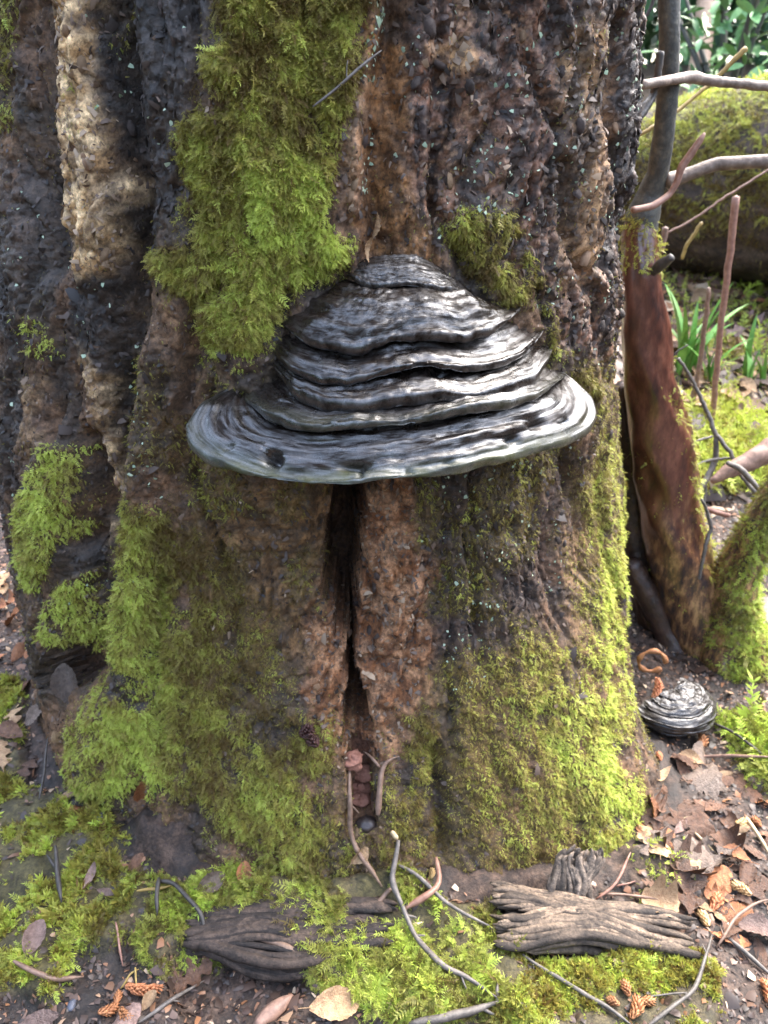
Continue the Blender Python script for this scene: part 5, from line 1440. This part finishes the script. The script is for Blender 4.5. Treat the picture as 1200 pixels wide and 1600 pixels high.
def flake_mesh(name, seed):
    """a thick scale of bark: uneven outline, domed, with a broken underside"""
    r = random.Random(seed); k = 8
    V = []
    for z, sc in ((0.0, 1.0), (.16, .82)):
        for i in range(k):
            a = 2 * math.pi * i / k
            rr = sc * .5 * (.75 + .35 * r.random())
            V.append((rr * math.cos(a) * .72, rr * math.sin(a) * 1.25, z + r.uniform(-.04, .05)))
    V.append((r.uniform(-.08, .08), r.uniform(-.1, .1), .24))
    Fq = [(i, (i + 1) % k, k + (i + 1) % k, k + i) for i in range(k)]
    Ft = [(k + i, k + (i + 1) % k, 2 * k) for i in range(k)]
    return np.array(V), [np.array(Fq), np.array(Ft)]
M['flake_dark'] = mat_simple('bark_scale_dark', (.024, .018, .017), (.085, .058, .046), 260, .6, .0012, rand=.3, src='Generated')
M['flake_tan'] = mat_simple('bark_scale_tan', (.16, .09, .05), (.36, .23, .13), 260, .55, .0012, rand=.25, src='Generated')
FM = {q: [mesh_np('bark_flake', *flake_mesh('f', 60 + i), M['flake_' + q], smooth=False) for i in range(5)] for q in ('dark', 'tan')}
P, N, idx = sample(TV, TF, bare * np.clip(K['rbark'] * 1.2 + K['under_r'] * .8 + K['edge'] + K['char'] * .5 + K['rot'] * .6 + K['tan'] * .5, 0, 1) * (ZG < .98), 290)
for p, n, i in zip(P, N, idx):
    q = 'tan' if lum[i] > .12 else 'dark'
    o = obj('bark_flake', FM[q][rng.integers(5)])
    n = Vector(n + rng.normal(0, .22, 3)).normalized()
    y = Vector((rng.normal(0, .35), rng.normal(0, .35), 1)); y = (y - n * y.dot(n)).normalized(); x = y.cross(n)
    sz = rng.uniform(.006, .015)
    o.parent = trunk
    o.matrix_parent_inverse = Matrix.Identity(4)
    o.matrix_basis = tree.matrix_basis.inverted() @ tree.matrix_basis @ (Matrix.Translation(Vector(p)) @ Matrix((x, y, n)).transposed().to_4x4() @ Matrix.Diagonal((sz, sz, sz, 1)))

# ------------------------------------------------------------------ grass and the shrubs behind
M['grass'] = mat_simple('grass_blade', (.07, .20, .03), (.16, .34, .06), 12, .4, .0004, rand=.25)
def blade_mesh(name, seed):
    r = random.Random(seed); n = 9; V = []
    lean = r.uniform(.25, .9)
    for i in range(n):
        u = i / (n - 1)
        w = .035 * (1 - u) ** .6 * (.6 + .8 * min(1, u * 4)) + .002
        c = (lean * u * u * .6, 0, u * (1 - .35 * lean * u))
        V += [(c[0], -w, c[2] + .010), (c[0], 0, c[2]), (c[0], w, c[2] + .010)]
    return mesh_np(name, np.array(V), grid_faces(3, n), M['grass'])
BL_ = [blade_mesh('blade', q) for q in range(5)]
def tuft(px, py, y, H, nb, label):
    p = at_y(np.array([float(px)]), np.array([float(py)]), y)[0]
    h = ground_bvh.ray_cast(Vector((p[0], p[1], 5)), Vector((0, 0, -1)))[0]
    t = tag(empty('grass_tuft', h), label, 'grass tuft')
    for k in range(nb):
        b = obj('blade', BL_[k % 5]); b.parent = t; b.matrix_parent_inverse = Matrix.Identity(4)
        b.location = (rng.uniform(-.02, .02), rng.uniform(-.02, .02), -.005)
        b.rotation_euler = (rng.uniform(-.15, .15), rng.uniform(-.15, .15), rng.uniform(0, 6.28))
        q = H * rng.uniform(.55, 1.1); b.scale = (q, q * rng.uniform(.8, 1.3), q)
tuft(1080, 530, 1.25, .26, 18, 'green grass tuft of broad blades on the sunny ground beside the red stem')
tuft(1118, 545, 1.20, .20, 9, 'smaller grass tuft just right of the broad bladed one')
tuft(1188, 550, 1.20, .18, 8, 'grass tuft with drooping bluish blades at the right edge')

M['shrub_leaf'] = mat_simple('shrub_leaf', (.05, .13, .065), (.10, .23, .11), 8, .28, .001, rand=.35)
M['shrub_leaf2'] = mat_simple('shrub_leaf_light', (.11, .26, .09), (.20, .38, .14), 8, .28, .001, rand=.35)
M['pale_bark'] = mat_simple('pale_bark', (.22, .14, .09), (.42, .30, .21), 30, .7, .003)
def sleaf(name, mat, seed):
    r = random.Random(seed); n = 7; V = []; dr = r.uniform(.1, .5)
    for i in range(n):
        u = i / (n - 1); w = .17 * math.sin(math.pi * min(1, u * .95 + .03)) ** .8 + .004
        z = -dr * u * u * .6
        V += [(-w, u, z + w * .25), (0, u, z), (w, u, z + w * .25)]
    return mesh_np(name, np.array(V), grid_faces(3, n), mat)
SL = [[sleaf('leaf', M[m], q) for q in range(3)] for m in ('shrub_leaf', 'shrub_leaf2')]
def bg_shrub(x, y, hgt, wid, nl, label, kind, lsize=.11):
    z0 = ground_bvh.ray_cast(Vector((x, y, 9)), Vector((0, 0, -1)))[0].z
    t = tag(empty('shrub', (x, y, z0)), label, 'shrub', 'shrubs behind the fallen log')
    parts = []; tips = []
    for k in range(7):
        a = rng.uniform(0, 6.28); r_ = wid * rng.uniform(.2, .9)
        top = np.array([r_ * math.cos(a), r_ * math.sin(a), hgt * rng.uniform(.55, 1)])
        pth = smooth_path(np.array([[0, 0, -.05], top * np.array([.3, .3, .45]), top]), 16)
        parts.append(tube(pth, np.linspace(.022, .006, 16), 6, .1, k)); tips += [pth[q] for q in range(4, 16)]
    V, Fc = merge(parts)
    st = obj('stem', mesh_np('stem', V, Fc, M['dark_branch'])); st.parent = t; st.matrix_parent_inverse = Matrix.Identity(4)
    for k in range(nl):
        c = tips[rng.integers(len(tips))] + rng.normal(0, .16, 3) * np.array([wid, wid, .8])
        l = obj('leaf', SL[kind][k % 3]); l.parent = t; l.matrix_parent_inverse = Matrix.Identity(4)
        l.location = c
        l.rotation_euler = (rng.normal(-.1, .5), rng.normal(0, .5), rng.uniform(0, 6.28))
        q = lsize * rng.uniform(.6, 1.25); l.scale = (q, q, q)
bg_shrub(1.55, 3.3, 1.05, .5, 290, 'light green leafy shrub directly behind the fallen log', 1, .10)
bg_shrub(2.25, 4.3, 1.5, .7, 300, 'dark green shrub behind the light green one, at the top right', 0, .12)
bg_shrub(3.1, 4.2, 1.6, .8, 300, 'dark glossy shrub beyond the right end of the fallen log', 0, .12)
bg_shrub(1.2, 4.7, 1.4, .7, 260, 'mid green shrub behind the trunk edge at the top', 1, .12)
bt = at_depth(np.array([1112.]), np.array([-60.]), 4.2)[0]; bb = at_depth(np.array([1092.]), np.array([110.]), 4.1)[0]
dv = bb - bt
young = tag(empty('young_tree', tuple(bb + dv * 1.6)), 'slender young tree with pale tan bark among the shrubs at the top right', 'tree')
pth = smooth_path(np.array([bb + dv * 2.2, bb + dv * .5, bb, bt, bt - dv * 1.5, bt - dv * 5]), 50)
V, Q, T = tube(pth, np.linspace(.062, .030, 50), 14, .12, 2)
obj('trunk', mesh_np('trunk', V, [Q, T], M['pale_bark']), young)
parts = []
for k in range(7):
    p0 = pth[28 + 3 * k]; a = rng.uniform(0, 6.28)
    e = p0 + np.array([math.cos(a) * .6, math.sin(a) * .6, .35])
    parts.append(tube(smooth_path(np.array([p0, (p0 + e) / 2 + [0, 0, .05], e]), 12), np.linspace(.014, .004, 12), 6, .1, k))
V, Fc = merge(parts)
obj('branches', mesh_np('branches', V, Fc, M['pale_bark']), young)
# thicket further up the slope
M['thicket'] = mat_bits('thicket_leaves', [(0, (.04, .10, .05)), (.5, (.09, .20, .09)), (1, (.18, .32, .13))], .35)
TL = []
for q in range(3):
    m_ = sleaf('thicket_leaf', M['thicket'], 30 + q); m_.attributes.new('tip', 'FLOAT', 'POINT'); TL.append(m_)
n = 30000
X_ = rng.uniform(-9, 11, n); Y_ = rng.uniform(5.2, 8.5, n)
Z_ = ground_z(X_, Y_) + rng.random(n) ** .8 * (2.2 + .9 * fbm(X_ * .8, Y_ * .8, 3, 331))
P = np.stack([X_, Y_, Z_], 1)
A = unit(rng.normal(size=(n, 3)) + np.array([0, -.3, -.1])); Zv = unit(rng.normal(size=(n, 3)) * .5 + np.array([0, -.4, 1])); Xv = unit(np.cross(A, Zv)); Zv = np.cross(Xv, A)
scatter('thicket', P, Xv, A, Zv, rng.uniform(.14, .32, n), np.clip(.5 + .5 * fbm(X_ * 2, Z_ * 2, 3, 337) + rng.normal(0, .2, n), 0, 1), TL, 'dense green thicket on the slope far behind the fallen log', 'thicket')

gc = gvisw * (GY >= .75) * (GY < 2.6) * sstep(-.1, .25, fbm(GX * 5, GY * 5, 3, 351))
moss_cover('ground_cover', GP, GFc, gc, 3000, .72, .030, 'low light green plants and moss on the bright ground below the fallen log', FERNY + FROND, hang=-.35)

# ------------------------------------------------------------------ unseen leafy ring behind and beside the camera, added to block low sky
def cluster_mesh(name, mat, seed, n=26):
    r = random.Random(seed); V = []; Fc = []
    for i in range(n):
        p = Vector((r.gauss(0, .22), r.gauss(0, .22), r.gauss(0, .2)))
        d = Vector((r.gauss(0, 1), r.gauss(0, 1), r.gauss(-.2, .5))).normalized()
        sd = d.cross(Vector((r.gauss(0, .4), r.gauss(0, .4), 1))).normalized()
        L = r.uniform(.10, .17); w = L * .2; k = len(V)
        V += [p, p + d * L * .5 + sd * w, p + d * L, p + d * L * .5 - sd * w]
        Fc.append((k, k + 1, k + 2, k + 3))
    return mesh_np(name, np.array([tuple(v) for v in V]), np.array(Fc), mat, smooth=False, attrs={'tip': np.zeros(len(V))})
M['sky_block_leaf'] = mat_bits('sky_block_leaves', [(0, (.02, .04, .018)), (.5, (.045, .08, .03)), (1, (.08, .13, .05))], .5)
WL = [cluster_mesh('sky_block_cluster', M['sky_block_leaf'], q) for q in range(3)]
n = 6500
A_ = rng.uniform(rad(-205), rad(25), n); D_ = rng.uniform(5.0, 8.5, n)
X_ = D_ * np.cos(A_); Y_ = D_ * np.sin(A_) - .7
top_ = 2.3 + .9 * fbm(A_ * 4, A_ * 0, 3, 371)
Z_ = ground_z(X_, Y_) + top_ * rng.random(n) ** 1.1
P = np.stack([X_, Y_, Z_], 1)
Zv = unit(rng.normal(size=(n, 3))); Xv = unit(np.cross(rng.normal(size=(n, 3)), Zv)); Yv = np.cross(Zv, Xv)
scatter('added_woodland', P, Xv, Yv, Zv, rng.uniform(.8, 1.6, n), rng.random(n), WL, 'unseen ring of dense leaf clusters added around the camera to block low sky', 'added_woodland')

side_w = ((np.abs(GX) < 5) & (GY > -3) & (GY < 6)) * (1 - .97 * ((gpx > -160) & (gpx < 1360) & (gpy < 1750)))
bits('leaf_litter', GP, GFc, side_w * 1.0, 16000, .040, CHIP, 'brown leaf litter over the forest floor beside and behind the tree', 'leaf litter', np.full(len(GP), .5))
